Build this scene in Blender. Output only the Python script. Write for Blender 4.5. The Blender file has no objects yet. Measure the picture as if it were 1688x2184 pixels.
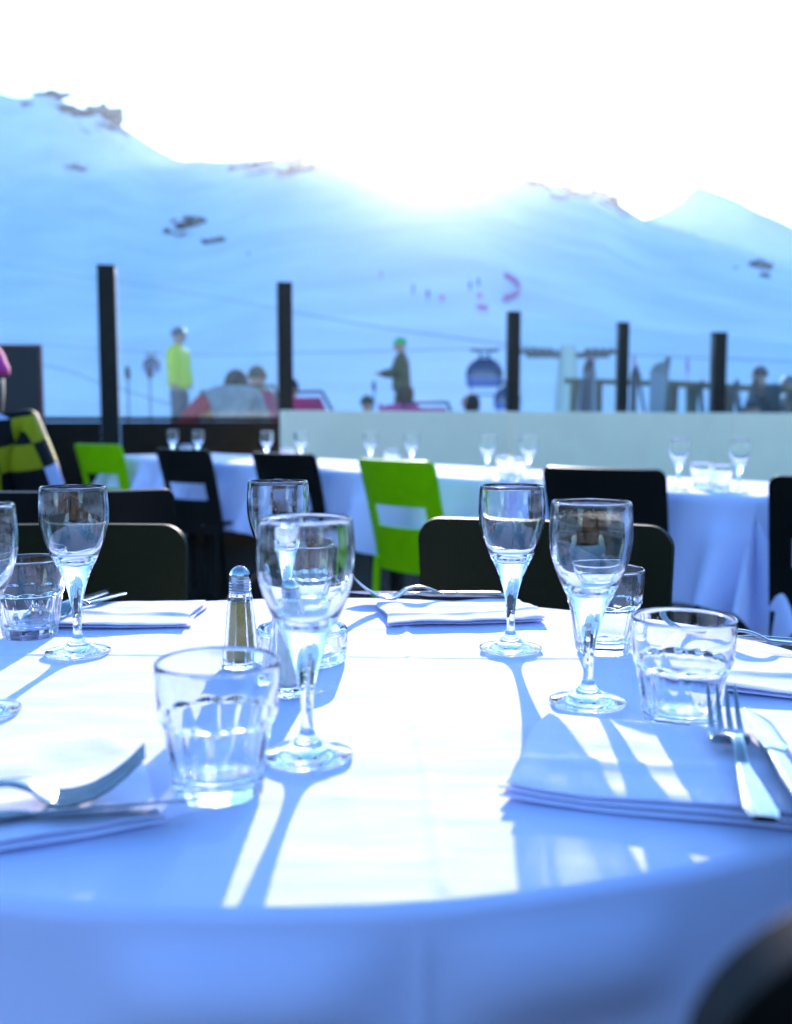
import bpy, bmesh, math, random
from mathutils import Vector, Matrix, noise
random.seed(7)
sc = bpy.context.scene
COL = sc.collection
R = math.radians
PI = math.pi

# ------------------------------------------------------------------ camera geometry
FPX, CXP, CYP, PITCH = 2123.0, 844.0, 1092.0, R(5.4)
CAMZ = 0.99
TOPZ = 0.75

def ray(x, y):
    cp, sp = math.cos(PITCH), math.sin(PITCH)
    return Vector((x - CXP, FPX * cp - (y - CYP) * sp, -FPX * sp - (y - CYP) * cp))

def pt(x, y, Y):
    r = ray(x, y)
    return Vector((0, 0, CAMZ)) + r * (Y / r.y)

def gnd(x, y, z=TOPZ):
    r = ray(x, y)
    return Vector((0, 0, CAMZ)) + r * ((z - CAMZ) / r.z)

# ------------------------------------------------------------------ object helpers
def tag(o, label=None, cat=None, group=None, kind=None):
    if label: o['label'] = label
    if cat: o['category'] = cat
    if group: o['group'] = group
    if kind: o['kind'] = kind
    return o

def empty(name, loc=(0, 0, 0), rz=0.0, label=None, cat=None, group=None):
    o = bpy.data.objects.new(name, None)
    o.empty_display_size = 0.05
    COL.objects.link(o)
    o.location = loc
    o.rotation_euler = (0, 0, rz)
    return tag(o, label, cat, group)

def mesh_obj(name, verts, faces, mat, parent=None, smooth=True, sharp=None, loc=None, rz=None):
    me = bpy.data.meshes.new(name)
    me.from_pydata([tuple(v) for v in verts], [], faces)
    me.update()
    bm = bmesh.new(); bm.from_mesh(me)
    bmesh.ops.recalc_face_normals(bm, faces=bm.faces)
    bm.to_mesh(me); bm.free()
    if smooth:
        me.shade_smooth()
        if sharp: me.set_sharp_from_angle(angle=R(sharp))
    o = bpy.data.objects.new(name, me)
    COL.objects.link(o)
    if mat: me.materials.append(mat)
    if parent: o.parent = parent
    if loc: o.location = loc
    if rz is not None: o.rotation_euler = (0, 0, rz)
    return o

class MB:
    """collects simple solids into one mesh"""
    def __init__(s): s.v = []; s.f = []
    def add(s, vs, fs):
        n = len(s.v); s.v += [Vector(v) for v in vs]; s.f += [[i + n for i in f] for f in fs]
    def box(s, c, d, rz=0.0, M=None):
        vs = []
        for sx in (-1, 1):
            for sy in (-1, 1):
                for sz in (-1, 1):
                    vs.append(Vector((sx * d[0] / 2, sy * d[1] / 2, sz * d[2] / 2)))
        m = M or Matrix.Rotation(rz, 3, 'Z')
        vs = [m @ v + Vector(c) for v in vs]
        s.add(vs, [[0, 1, 3, 2], [4, 6, 7, 5], [0, 4, 5, 1], [2, 3, 7, 6], [0, 2, 6, 4], [1, 5, 7, 3]])
    def bar(s, a, b, w, h=None):
        a, b = Vector(a), Vector(b); d = b - a
        q = d.to_track_quat('Z', 'Y').to_matrix()
        s.box((a + b) / 2, (w, h or w, d.length), M=q)
    def tube(s, pts, rad, n=10, caps=True):
        pts = [Vector(p) for p in pts]
        if not hasattr(rad, '__len__'): rad = [rad] * len(pts)
        rings = []
        up = None
        for i, p in enumerate(pts):
            t = (pts[min(i + 1, len(pts) - 1)] - pts[max(i - 1, 0)]).normalized()
            if up is None:
                up = Vector((0, 0, 1)) if abs(t.z) < .9 else Vector((1, 0, 0))
            x = t.cross(up).normalized(); y = x.cross(t).normalized(); up = y
            rings.append([p + (x * math.cos(2 * PI * k / n) + y * math.sin(2 * PI * k / n)) * rad[i] for k in range(n)])
        vs = [v for r in rings for v in r]; fs = []
        for i in range(len(pts) - 1):
            for k in range(n):
                a, b = i * n + k, i * n + (k + 1) % n
                fs.append([a, b, b + n, a + n])
        if caps:
            fs.append(list(range(n))); fs.append([(len(pts) - 1) * n + k for k in range(n)])
        s.add(vs, fs)
    def sweep(s, secs, n=10, e=3.0):
        """secs: (centre, width vector, thickness vector) superelliptic sections"""
        vs = []; fs = []
        for c, w, t in secs:
            for k in range(n):
                a = 2 * PI * (k + .5) / n; ca, sa = math.cos(a), math.sin(a)
                q = (abs(ca) ** e + abs(sa) ** e) ** (-1 / e)
                vs.append(Vector(c) + Vector(w) * (ca * q) + Vector(t) * (sa * q))
        for i in range(len(secs) - 1):
            for k in range(n):
                a, b = i * n + k, i * n + (k + 1) % n
                fs.append([a, b, b + n, a + n])
        fs.append(list(range(n))); fs.append([(len(secs) - 1) * n + k for k in range(n)])
        s.add(vs, fs)
    def lathe(s, prof, n=48, c=(0, 0, 0), M=None):
        vs = []; fs = []
        for r, z in prof:
            for k in range(n):
                a = 2 * PI * k / n
                v = Vector((max(r, 1e-5) * math.cos(a), max(r, 1e-5) * math.sin(a), z))
                vs.append((M @ v if M else v) + Vector(c))
        for i in range(len(prof) - 1):
            for k in range(n):
                a, b = i * n + k, i * n + (k + 1) % n
                fs.append([a, b, b + n, a + n])
        s.add(vs, fs)
    def build(s, name, mat, parent=None, **k):
        return mesh_obj(name, s.v, s.f, mat, parent, **k)

def bevel(o, w, seg=2, ang=35):
    m = o.modifiers.new('Bevel', 'BEVEL'); m.width = w; m.segments = seg; m.limit_method = 'ANGLE'; m.angle_limit = R(ang)
    return o

def copy_tree(o, parent=None):
    c = o.copy(); COL.objects.link(c)
    if parent: c.parent = parent
    for ch in list(o.children): copy_tree(ch, c)
    return c

def catmull(pts, n):
    """smooth resampling of a list of tuples"""
    P = [Vector(p) for p in pts]; P = [P[0] * 2 - P[1]] + P + [P[-1] * 2 - P[-2]]
    out = []
    for i in range(1, len(P) - 2):
        for k in range(n):
            t = k / n
            a, b, c, d = P[i - 1], P[i], P[i + 1], P[i + 2]
            out.append(.5 * ((2 * b) + (c - a) * t + (2 * a - 5 * b + 4 * c - d) * t * t + (3 * b - a - 3 * c + d) * t ** 3))
    out.append(P[-2]); return out

def skin(name, chains, mat, parent=None, sub=2, loc=None):
    """continuous limb surface from joint chains of (x,y,z,r); equal points merge"""
    vs = []; rad = []; ed = []; idx = {}
    for ch in chains:
        prev = None
        for (x, y, z, r) in ch:
            k = (round(x, 4), round(y, 4), round(z, 4))
            if k not in idx:
                idx[k] = len(vs); vs.append((x, y, z)); rad.append(r)
            if prev is not None: ed.append((prev, idx[k]))
            prev = idx[k]
    me = bpy.data.meshes.new(name); me.from_pydata(vs, ed, [])
    o = bpy.data.objects.new(name, me); COL.objects.link(o)
    m = o.modifiers.new('Skin', 'SKIN'); m.use_smooth_shade = True
    sv = me.skin_vertices[0].data
    for i, r in enumerate(rad):
        rr = r if hasattr(r, '__len__') else (r, r)
        sv[i].radius = rr; sv[i].use_root = (i == 0)
    s = o.modifiers.new('Sub', 'SUBSURF'); s.levels = sub; s.render_levels = sub
    me.materials.append(mat)
    if parent: o.parent = parent
    if loc: o.location = loc
    return o

# ------------------------------------------------------------------ materials
def mat(name, color=(.8, .8, .8), rough=.5, metal=0.0, trans=0.0, ior=1.5, spec=.5, **kw):
    m = bpy.data.materials.new(name); m.use_nodes = True
    b = m.node_tree.nodes['Principled BSDF']
    b.inputs['Base Color'].default_value = (*color, 1)
    b.inputs['Roughness'].default_value = rough
    b.inputs['Metallic'].default_value = metal
    b.inputs['Transmission Weight'].default_value = trans
    b.inputs['IOR'].default_value = ior
    b.inputs['Specular IOR Level'].default_value = spec
    for k, v in kw.items(): b.inputs[k.replace('_', ' ')].default_value = v
    return m

def nodes(m):
    t = m.node_tree
    return t.nodes, t.links, t.nodes['Principled BSDF']

def add_noise_color(m, c1, c2, scale, detail=6, coord='Object', stretch=None, lo=.35, hi=.65, bump=0.0, bdist=.002):
    N, L, b = nodes(m)
    tc = N.new('ShaderNodeTexCoord'); src = tc.outputs[coord]
    if stretch:
        mp = N.new('ShaderNodeMapping'); mp.inputs['Scale'].default_value = stretch
        L.new(src, mp.inputs[0]); src = mp.outputs[0]
    n = N.new('ShaderNodeTexNoise'); n.inputs['Scale'].default_value = scale; n.inputs['Detail'].default_value = detail
    L.new(src, n.inputs['Vector'])
    r = N.new('ShaderNodeValToRGB')
    r.color_ramp.elements[0].position = lo; r.color_ramp.elements[0].color = (*c1, 1)
    r.color_ramp.elements[1].position = hi; r.color_ramp.elements[1].color = (*c2, 1)
    L.new(n.outputs[0], r.inputs[0]); L.new(r.outputs[0], b.inputs['Base Color'])
    if bump:
        bp = N.new('ShaderNodeBump'); bp.inputs['Strength'].default_value = bump; bp.inputs['Distance'].default_value = bdist
        L.new(n.outputs[0], bp.inputs['Height']); L.new(bp.outputs[0], b.inputs['Normal'])
    return m

def cloth_mat(name, col, transl=.12, weave=900.0):
    m = mat(name, col, .85, spec=.15)
    N, L, b = nodes(m)
    b.inputs['Sheen Weight'].default_value = .15
    tc = N.new('ShaderNodeTexCoord')
    w1 = N.new('ShaderNodeTexWave'); w1.inputs['Scale'].default_value = weave / 20; w1.bands_direction = 'X'
    w1.inputs['Distortion'].default_value = 1.5; w1.inputs['Detail Scale'].default_value = 3
    w2 = N.new('ShaderNodeTexWave'); w2.inputs['Scale'].default_value = weave / 20; w2.bands_direction = 'Y'
    w2.inputs['Distortion'].default_value = 1.5; w2.inputs['Detail Scale'].default_value = 3
    nz = N.new('ShaderNodeTexNoise'); nz.inputs['Scale'].default_value = 14; nz.inputs['Detail'].default_value = 5
    mp = N.new('ShaderNodeMapping'); mp.inputs['Scale'].default_value = (.45, 1.9, 1)
    for n in (w1, w2): L.new(tc.outputs['Object'], n.inputs['Vector'])
    L.new(tc.outputs['Object'], mp.inputs[0]); L.new(mp.outputs[0], nz.inputs['Vector'])
    a = N.new('ShaderNodeMath'); a.operation = 'ADD'; L.new(w1.outputs[1], a.inputs[0]); L.new(w2.outputs[1], a.inputs[1])
    b1 = N.new('ShaderNodeBump'); b1.inputs['Strength'].default_value = .035; b1.inputs['Distance'].default_value = .0006
    L.new(a.outputs[0], b1.inputs['Height'])
    b2 = N.new('ShaderNodeBump'); b2.inputs['Strength'].default_value = .3; b2.inputs['Distance'].default_value = .006
    L.new(nz.outputs[0], b2.inputs['Height']); L.new(b1.outputs[0], b2.inputs['Normal'])
    L.new(b2.outputs[0], b.inputs['Normal'])
    tr = N.new('ShaderNodeBsdfTranslucent'); tr.inputs['Color'].default_value = (*col, 1)
    mx = N.new('ShaderNodeMixShader'); mx.inputs[0].default_value = transl
    out = N['Material Output']
    L.new(b.outputs[0], mx.inputs[1]); L.new(tr.outputs[0], mx.inputs[2]); L.new(mx.outputs[0], out.inputs['Surface'])
    return m

M = {}
M['glass'] = mat('clear_glass', (.975, .992, .988), 0.0, trans=1.0, ior=1.5)
def streaks(m):
    N, L, b = nodes(m)
    tc = N.new('ShaderNodeTexCoord'); mp = N.new('ShaderNodeMapping'); mp.inputs['Scale'].default_value = (1, 1, .12)
    nz = N.new('ShaderNodeTexNoise'); nz.inputs['Scale'].default_value = 130; nz.inputs['Detail'].default_value = 2
    L.new(tc.outputs['Object'], mp.inputs[0]); L.new(mp.outputs[0], nz.inputs['Vector'])
    vo = N.new('ShaderNodeTexVoronoi'); vo.inputs['Scale'].default_value = 260; L.new(tc.outputs['Object'], vo.inputs['Vector'])
    rp = N.new('ShaderNodeValToRGB'); rp.color_ramp.elements[0].color = (1, 1, 1, 1); rp.color_ramp.elements[1].color = (0, 0, 0, 1); rp.color_ramp.elements[1].position = .16
    L.new(vo.outputs['Distance'], rp.inputs[0])
    b1 = N.new('ShaderNodeBump'); b1.inputs['Strength'].default_value = .05; b1.inputs['Distance'].default_value = .0008; L.new(nz.outputs[0], b1.inputs['Height'])
    b2 = N.new('ShaderNodeBump'); b2.inputs['Strength'].default_value = .06; b2.inputs['Distance'].default_value = .0004; L.new(rp.outputs[0], b2.inputs['Height']); L.new(b1.outputs[0], b2.inputs['Normal'])
    L.new(b2.outputs[0], b.inputs['Normal'])
streaks(M['glass'])
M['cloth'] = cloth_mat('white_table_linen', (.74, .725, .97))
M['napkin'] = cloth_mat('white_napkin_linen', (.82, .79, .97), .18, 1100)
M['steel'] = add_noise_color(mat('polished_cutlery_steel', (.62, .63, .62), .16, 1.0), (.27, .29, .29), (.42, .44, .44), 60, stretch=(1, 8, 1))
M['chrome'] = mat('chromed_cap', (.46, .47, .49), .09, 1.0)
M['pepper'] = add_noise_color(mat('ground_pepper', (.2, .13, .05), .9), (.36, .23, .05), (.58, .40, .12), 900, bump=.4, bdist=.001)
M['salt'] = add_noise_color(mat('table_salt', (.72, .73, .68), .8), (.62, .64, .58), (.76, .77, .72), 1200, bump=.3, bdist=.0006)
M['black'] = add_noise_color(mat('black_moulded_plastic', (.012, .012, .012), .5, spec=.18), (.004, .004, .004), (.007, .007, .006), 300, bump=.12, bdist=.0006)
M['olive'] = add_noise_color(mat('dark_olive_plastic', (.02, .02, .015), .6, spec=.08), (.008, .0095, .003), (.0115, .013, .0045), 300, bump=.1, bdist=.0005)
M['legblack'] = mat('black_leg_metal', (.012, .012, .012), .4)
def green_mat():
    m = mat('lime_green_plastic', (.10, .42, .0), .45, spec=.12)
    N, L, b = nodes(m)
    add_noise_color(m, (.25, .55, .0), (.29, .61, .0), 25)
    tr = N.new('ShaderNodeBsdfTranslucent'); tr.inputs['Color'].default_value = (.16, .62, .0, 1)
    mx = N.new('ShaderNodeMixShader'); mx.inputs[0].default_value = .12
    L.new(b.outputs[0], mx.inputs[1]); L.new(tr.outputs[0], mx.inputs[2]); L.new(mx.outputs[0], N['Material Output'].inputs['Surface'])
    return m
M['green'] = green_mat()
M['post'] = add_noise_color(mat('dark_brown_painted_steel', (.018, .015, .012), .55, spec=.2), (.006, .005, .003), (.010, .008, .005), 18)
M['darkwall'] = add_noise_color(mat('dark_stained_boards', (.02, .014, .01), .7, spec=.15), (.006, .0045, .002), (.012, .009, .005), 9, stretch=(1, 1, 9))
M['pane'] = mat('tinted_screen_glass', (.80, .95, .96), 0.0, trans=1.0, ior=1.45)
def light_veil(m, f):
    N, L, b = nodes(m)
    tc = N.new('ShaderNodeTexCoord'); nz = N.new('ShaderNodeTexNoise'); nz.inputs['Scale'].default_value = 2.5; nz.inputs['Detail'].default_value = 6
    L.new(tc.outputs['Object'], nz.inputs['Vector'])
    mu = N.new('ShaderNodeMath'); mu.operation = 'MULTIPLY'; mu.inputs[1].default_value = f * 2; L.new(nz.outputs[0], mu.inputs[0])
    tr = N.new('ShaderNodeBsdfTranslucent'); tr.inputs['Color'].default_value = (.9, .9, .85, 1)
    mx = N.new('ShaderNodeMixShader'); L.new(mu.outputs[0], mx.inputs[0])
    L.new(b.outputs[0], mx.inputs[1]); L.new(tr.outputs[0], mx.inputs[2]); L.new(mx.outputs[0], N['Material Output'].inputs['Surface'])
light_veil(M['pane'], .016)  # translucent mix added for the pale veil of light on the panes
M['panel'] = add_noise_color(mat('pale_grey_panel', (.42, .45, .46), .6), (.88, .76, .52), (.92, .80, .56), 3)
M['wood'] = add_noise_color(mat('weathered_rack_timber', (.2, .15, .07), .75), (.075, .06, .02), (.13, .10, .035), 8, stretch=(1, 1, .15), bump=.3)
M['snow'] = add_noise_color(mat('packed_snow', (.82, .86, .9), .75, spec=.2), (.56, .62, .66), (.67, .73, .76), .045, bump=.35, bdist=.35)
M['rock'] = add_noise_color(mat('dark_alpine_rock', (.09, .085, .08), .9), (.05, .048, .05), (.15, .135, .12), .35, bump=.6, bdist=.6)
def snow_on(m):
    N, L, b = nodes(m)
    g = N.new('ShaderNodeNewGeometry'); sp = N.new('ShaderNodeSeparateXYZ'); L.new(g.outputs['Normal'], sp.inputs[0])
    tc = N.new('ShaderNodeTexCoord'); nz = N.new('ShaderNodeTexNoise'); nz.inputs['Scale'].default_value = .5; L.new(tc.outputs['Object'], nz.inputs['Vector'])
    a = N.new('ShaderNodeMath'); a.operation = 'MULTIPLY_ADD'; a.inputs[1].default_value = .7; L.new(nz.outputs[0], a.inputs[0]); L.new(sp.outputs[2], a.inputs[2])
    rp = N.new('ShaderNodeValToRGB'); rp.color_ramp.elements[0].position = .90; rp.color_ramp.elements[1].position = 1.0
    L.new(a.outputs[0], rp.inputs[0])
    src = b.inputs['Base Color'].links[0].from_socket
    mx = N.new('ShaderNodeMix'); mx.data_type = 'RGBA'; mx.inputs[7].default_value = (.74, .83, .9, 1)
    L.new(rp.outputs[0], mx.inputs[0]); L.new(src, mx.inputs[6]); L.new(mx.outputs[2], b.inputs['Base Color'])
snow_on(M['rock'])
M['skin'] = mat('skin', (.45, .24, .16), .5)
M['yellow'] = add_noise_color(mat('yellow_ski_jacket', (.62, .62, .02), .6), (.55, .56, .01), (.68, .68, .03), 14, bump=.3, bdist=.01)
M['greypants'] = add_noise_color(mat('grey_ski_trousers', (.2, .21, .24), .7), (.05, .055, .07), (.11, .115, .13), 9)
M['greycoat'] = add_noise_color(mat('grey_ski_jacket', (.25, .27, .28), .7), (.2, .22, .23), (.3, .32, .33), 9)
M['red'] = mat('red_fabric', (.45, .03, .05), .7)
M['pink'] = add_noise_color(mat('pink_fabric', (.5, .10, .22), .7), (.45, .08, .19), (.55, .12, .26), 12)
M['khaki'] = add_noise_color(mat('khaki_jacket', (.11, .10, .05), .75), (.085, .08, .04), (.14, .125, .06), 10)
M['orange'] = mat('dark_orange_fabric', (.22, .06, .01), .7)
M['hatgreen'] = mat('green_knit', (.12, .42, .12), .9)
M['hatdark'] = mat('dark_knit', (.03, .03, .035), .9)
M['hatbrown'] = mat('brown_knit', (.10, .08, .05), .9)
M['blackcloth'] = mat('black_jacket', (.014, .014, .016), .7)
M['white'] = mat('white_fabric', (.75, .75, .78), .8)
M['helmet'] = mat('grey_helmet', (.09, .09, .11), .35)
M['magenta'] = mat('magenta_knit', (.55, .02, .22), .85)
M['hair'] = mat('dark_hair', (.012, .009, .008), .55)
M['sheave'] = mat('grey_lift_steel', (.06, .065, .07), .5, .4)
M['pylon'] = mat('pale_pylon_paint', (.55, .52, .42), .6)
M['bubble'] = mat('blue_smoked_bubble', (.035, .05, .10), .12, 0.0)
M['bubblelow'] = mat('blue_lower_shell', (.10, .14, .30), .3)
M['skiblack'] = mat('black_ski', (.025, .025, .03), .35)
M['skiwhite'] = mat('white_ski', (.24, .26, .29), .4)
M['skigrey'] = mat('grey_ski', (.05, .055, .065), .4)
M['netpink'] = mat('pink_safety_net', (.55, .22, .36), .7)
M['board'] = mat('dark_menu_board', (.012, .010, .010), .6)
M['boardedge'] = mat('red_brown_edge', (.10, .018, .014), .55)
M['deck'] = add_noise_color(mat('dark_deck_boards', (.03, .026, .02), .8, spec=.1), (.008, .007, .005), (.016, .014, .010), 6, stretch=(1, .08, 1), bump=.3)

# checked jacket, colours by cells of the garment
def check_mat():
    m = mat('checked_ski_jacket', (.5, .5, .5), .7, spec=.12)
    N, L, b = nodes(m)
    tc = N.new('ShaderNodeTexCoord'); mp = N.new('ShaderNodeMapping')
    mp.inputs['Rotation'].default_value = (0, R(14), 0); mp.inputs['Location'].default_value = (.02, 0, .035)
    L.new(tc.outputs['Object'], mp.inputs[0])
    sp = N.new('ShaderNodeSeparateXYZ'); L.new(mp.outputs[0], sp.inputs[0])
    def fl(sock, size):
        d = N.new('ShaderNodeMath'); d.operation = 'DIVIDE'; d.inputs[1].default_value = size; L.new(sock, d.inputs[0])
        f = N.new('ShaderNodeMath'); f.operation = 'FLOOR'; L.new(d.outputs[0], f.inputs[0]); return f.outputs[0]
    fx, fz = fl(sp.outputs[0], .075), fl(sp.outputs[2], .085)
    s = N.new('ShaderNodeMath'); s.operation = 'ADD'; L.new(fx, s.inputs[0]); L.new(fz, s.inputs[1])
    md = N.new('ShaderNodeMath'); md.operation = 'MODULO'; md.inputs[1].default_value = 2; L.new(s.outputs[0], md.inputs[0])
    ab = N.new('ShaderNodeMath'); ab.operation = 'ABSOLUTE'; L.new(md.outputs[0], ab.inputs[0])
    cb = N.new('ShaderNodeCombineXYZ'); L.new(fx, cb.inputs[0]); L.new(fz, cb.inputs[1])
    wn = N.new('ShaderNodeTexWhiteNoise'); wn.noise_dimensions = '2D'; L.new(cb.outputs[0], wn.inputs['Vector'])
    cr = N.new('ShaderNodeValToRGB'); cr.color_ramp.interpolation = 'CONSTANT'
    e = cr.color_ramp.elements
    e[0].position = 0; e[0].color = (.30, .28, .005, 1)
    e[1].position = .42; e[1].color = (.42, .45, .66, 1)
    for p, c in ((.66, (.005, .005, .006)), (.80, (.28, .26, .006)), (.94, (.30, .01, .24))):
        q = e.new(p); q.color = (*c, 1)
    L.new(wn.outputs[0], cr.inputs[0])
    mx = N.new('ShaderNodeMix'); mx.data_type = 'RGBA'
    mx.inputs[6].default_value = (.005, .005, .006, 1)
    L.new(ab.outputs[0], mx.inputs[0]); L.new(cr.outputs[0], mx.inputs[7]); L.new(mx.outputs[2], b.inputs['Base Color'])
    return m
M['check'] = check_mat()
M['glove'] = add_noise_color(mat('white_teal_glove', (.6, .7, .75), .6), (.05, .22, .42), (.70, .78, .78), 12)

# ------------------------------------------------------------------ world, sun, camera
SUN_AZ, SUN_EL = R(2.4), R(15.0)
w = bpy.data.worlds.new('World'); sc.world = w; w.use_nodes = True
N, L = w.node_tree.nodes, w.node_tree.links
bg = N['Background']
sky = N.new('ShaderNodeTexSky'); sky.sky_type = 'NISHITA'; sky.sun_disc = False
sky.sun_elevation = SUN_EL; sky.sun_rotation = SUN_AZ; sky.altitude = 2200
sky.air_density = 1.0; sky.dust_density = 1.2; sky.ozone_density = 3.0
hs = N.new('ShaderNodeHueSaturation'); hs.inputs['Saturation'].default_value = 1.12
hs.inputs['Hue'].default_value = .5
L.new(sky.outputs[0], hs.inputs['Color']); L.new(hs.outputs[0], bg.inputs['Color'])
bg.inputs['Strength'].default_value = .15

sd = Vector((math.sin(SUN_AZ) * math.cos(SUN_EL), math.cos(SUN_AZ) * math.cos(SUN_EL), math.sin(SUN_EL)))
sl = bpy.data.lights.new('sun', 'SUN'); sl.energy = 2.25; sl.angle = R(.5); sl.color = (1, .92, .86)
so = bpy.data.objects.new('sun', sl); COL.objects.link(so)
so.rotation_euler = sd.to_track_quat('Z', 'Y').to_euler(); so.location = sd * 50
so.data.cycles.is_caustics_light = True

cam = bpy.data.cameras.new('camera'); co = bpy.data.objects.new('camera', cam); COL.objects.link(co)
co.location = (0, 0, CAMZ); co.rotation_euler = (PI / 2 - PITCH, 0, 0)
cam.sensor_fit = 'VERTICAL'; cam.sensor_height = 36; cam.lens = 36 * FPX / 2184
cam.clip_start = .02; cam.clip_end = 9000
cam.dof.use_dof = True; cam.dof.focus_distance = 1.02; cam.dof.aperture_fstop = 4.6
sc.camera = co
sc.view_settings.view_transform = 'Standard'; sc.view_settings.look = 'None'
sc.view_settings.gamma = 1; sc.view_settings.exposure = 2.27
sc.render.engine = 'CYCLES'
cy = sc.cycles
cy.use_denoising = True
cy.max_bounces = 20; cy.transmission_bounces = 16; cy.glossy_bounces = 8; cy.diffuse_bounces = 4; cy.transparent_max_bounces = 16
cy.volume_bounces = 0
cy.caustics_refractive = True; cy.caustics_reflective = False
cy.blur_glossy = .3; cy.sample_clamp_indirect = 150.0
cy.use_adaptive_sampling = True; cy.adaptive_threshold = .015

# ------------------------------------------------------------------ terrain
RIDGE = [(-1600, 120), (-900, 150), (-400, 170), (-120, 196), (0, 190), (30, 203), (100, 196), (135, 210), (190, 230), (215, 231), (250, 258), (300, 290),
         (340, 316), (380, 335), (430, 333), (470, 339), (520, 335), (600, 330), (650, 322), (720, 325), (780, 322), (840, 319),
         (900, 317), (960, 317), (1010, 325), (1060, 342), (1110, 368), (1160, 377), (1220, 394), (1290, 408), (1330, 440), (1380, 470),
         (1440, 488), (1520, 508), (1600, 535), (1688, 560), (1900, 600), (2300, 560), (3000, 480), (4200, 420)]
RDIST = [(-1600, 330), (0, 420), (400, 400), (840, 350), (1000, 340), (1300, 360), (1688, 330), (3000, 300), (4200, 300)]
def lerp_tab(tab, x):
    if x <= tab[0][0]: return tab[0][1]
    for (a, b), (c, d) in zip(tab, tab[1:]):
        if x <= c:
            t = (x - a) / (c - a); return b + (d - b) * t
    return tab[-1][1]
def yfence(k):
    return 8.95 / (1 - .87 * max(-1.2, min(k, .72))) + .5
def terr(x, Y):
    """terrain height along the sight column of photo column x at forward distance Y"""
    k = (x - CXP) / FPX
    Y0 = yfence(k); D = lerp_tab(RDIST, x)
    zr = pt(x, lerp_tab(RIDGE, x), D).z
    t = (Y - Y0) / (D - Y0)
    base = .42 + .012 * min(max(Y - Y0, 0), 60)
    if t <= 1:
        t = max(t, 0); g = t ** (1.75 + .35 * min(1, max(0, (560 - x) / 300)))
    else:
        g = 1 - 1.6 * (t - 1)
    kk = k * 1.03
    n = noise.noise(Vector((kk * Y * .018, Y * .012, 1.7))) * 5.0 + noise.noise(Vector((kk * Y * .06, Y * .04, 4.2))) * 1.2
    n += noise.noise(Vector((kk * Y * .2, Y * .2, 9.1))) * .35
    fade = min(1, max(0, (Y - Y0 - 8) / 120)) * (1 - .85 * min(1, max(0, t)) ** 6)
    rough = 0
    if t > .86: rough = noise.noise(Vector((kk * Y * .11, Y * .11, 3.3))) * 1.6 * min(1, (t - .86) / .1)
    return base + (zr - base) * g + n * fade * .55 + rough * .5
def colX(x, Y, z):
    # photo column x at forward distance Y and height z
    cp, sp = math.cos(PITCH), math.sin(PITCH)
    return (x - CXP) / FPX * (Y * cp - (z - CAMZ) * sp)
def hit(x, y):
    """point of the slope seen at photo position x, y"""
    k = (x - CXP) / FPX; Y = yfence(k) + 1
    D = lerp_tab(RDIST, x)
    while Y < D * 1.02:
        z = terr(x, Y)
        if z >= pt(x, y, Y).z: return Vector((colX(x, Y, z), Y, z))
        Y *= 1.004
    Y = D; z = terr(x, Y); return Vector((colX(x, Y, z), Y, z))
def on_snow(x, Y, sink=.0):
    z = terr(x, Y); return Vector((colX(x, Y, z), Y, z - sink))

cols = [-1600 + i * 14 for i in range(0, 415)]
NR = 150
vs = []; fs = []
for x in cols:
    Y0 = yfence((x - CXP) / FPX); D = lerp_tab(RDIST, x)
    for j in range(NR + 1):
        s = j / NR
        Y = Y0 + (D - Y0) * (1.35 * s ** 1.7 if j > 0 else 0)
        z = terr(x, Y); vs.append((colX(x, Y, z), Y, z))
for i in range(len(cols) - 1):
    for j in range(NR):
        a = i * (NR + 1) + j; b = a + NR + 1
        fs.append([a, b, b + 1, a + 1])
tag(mesh_obj('snow_slope', vs, fs, M['snow']), kind='structure')
# far peak behind the shoulder on the right
PEAK = [(1240, 520), (1330, 485), (1380, 464), (1400, 460), (1440, 441), (1468, 421), (1488, 402), (1503, 406), (1530, 415), (1580, 431), (1600, 442), (1620, 452), (1660, 470),
        (1688, 485), (1800, 520), (2000, 580), (2300, 640)]
vs = []; fs = []
px = [1240 + 8 * i for i in range(132)]
for x in px:
    zr = pt(x, lerp_tab(PEAK, x), 430).z
    for j in range(41):
        t = min(1, j / 34); Y = 350 + 80 * t
        if j > 34: Y = 430 + (j - 34) * 20
        g = min(1, (Y - 350) / 80) ** 1.25
        z = 20 + (zr - 20) * g - max(0, Y - 430) * .9
        k = (x - CXP) / FPX
        z += noise.noise(Vector((k * Y * .013, Y * .013, 5))) * 5 * min(1, g * 3) * (1 - g ** 8) + noise.noise(Vector((k * Y * .05, Y * .05, 8))) * 1.4 * g
        if abs(x - 1478) < 70 and g > .5: z += 1.0 * math.exp(-((x - 1470 + (Y - 430) * .3) / 12) ** 2)
        vs.append((colX(x, Y, z), Y, z))
for i in range(len(px) - 1):
    for j in range(40):
        a = i * 41 + j; fs.append([a, a + 41, a + 42, a + 1])
tag(mesh_obj('mountain', vs, fs, M['snow']), kind='structure')
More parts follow.
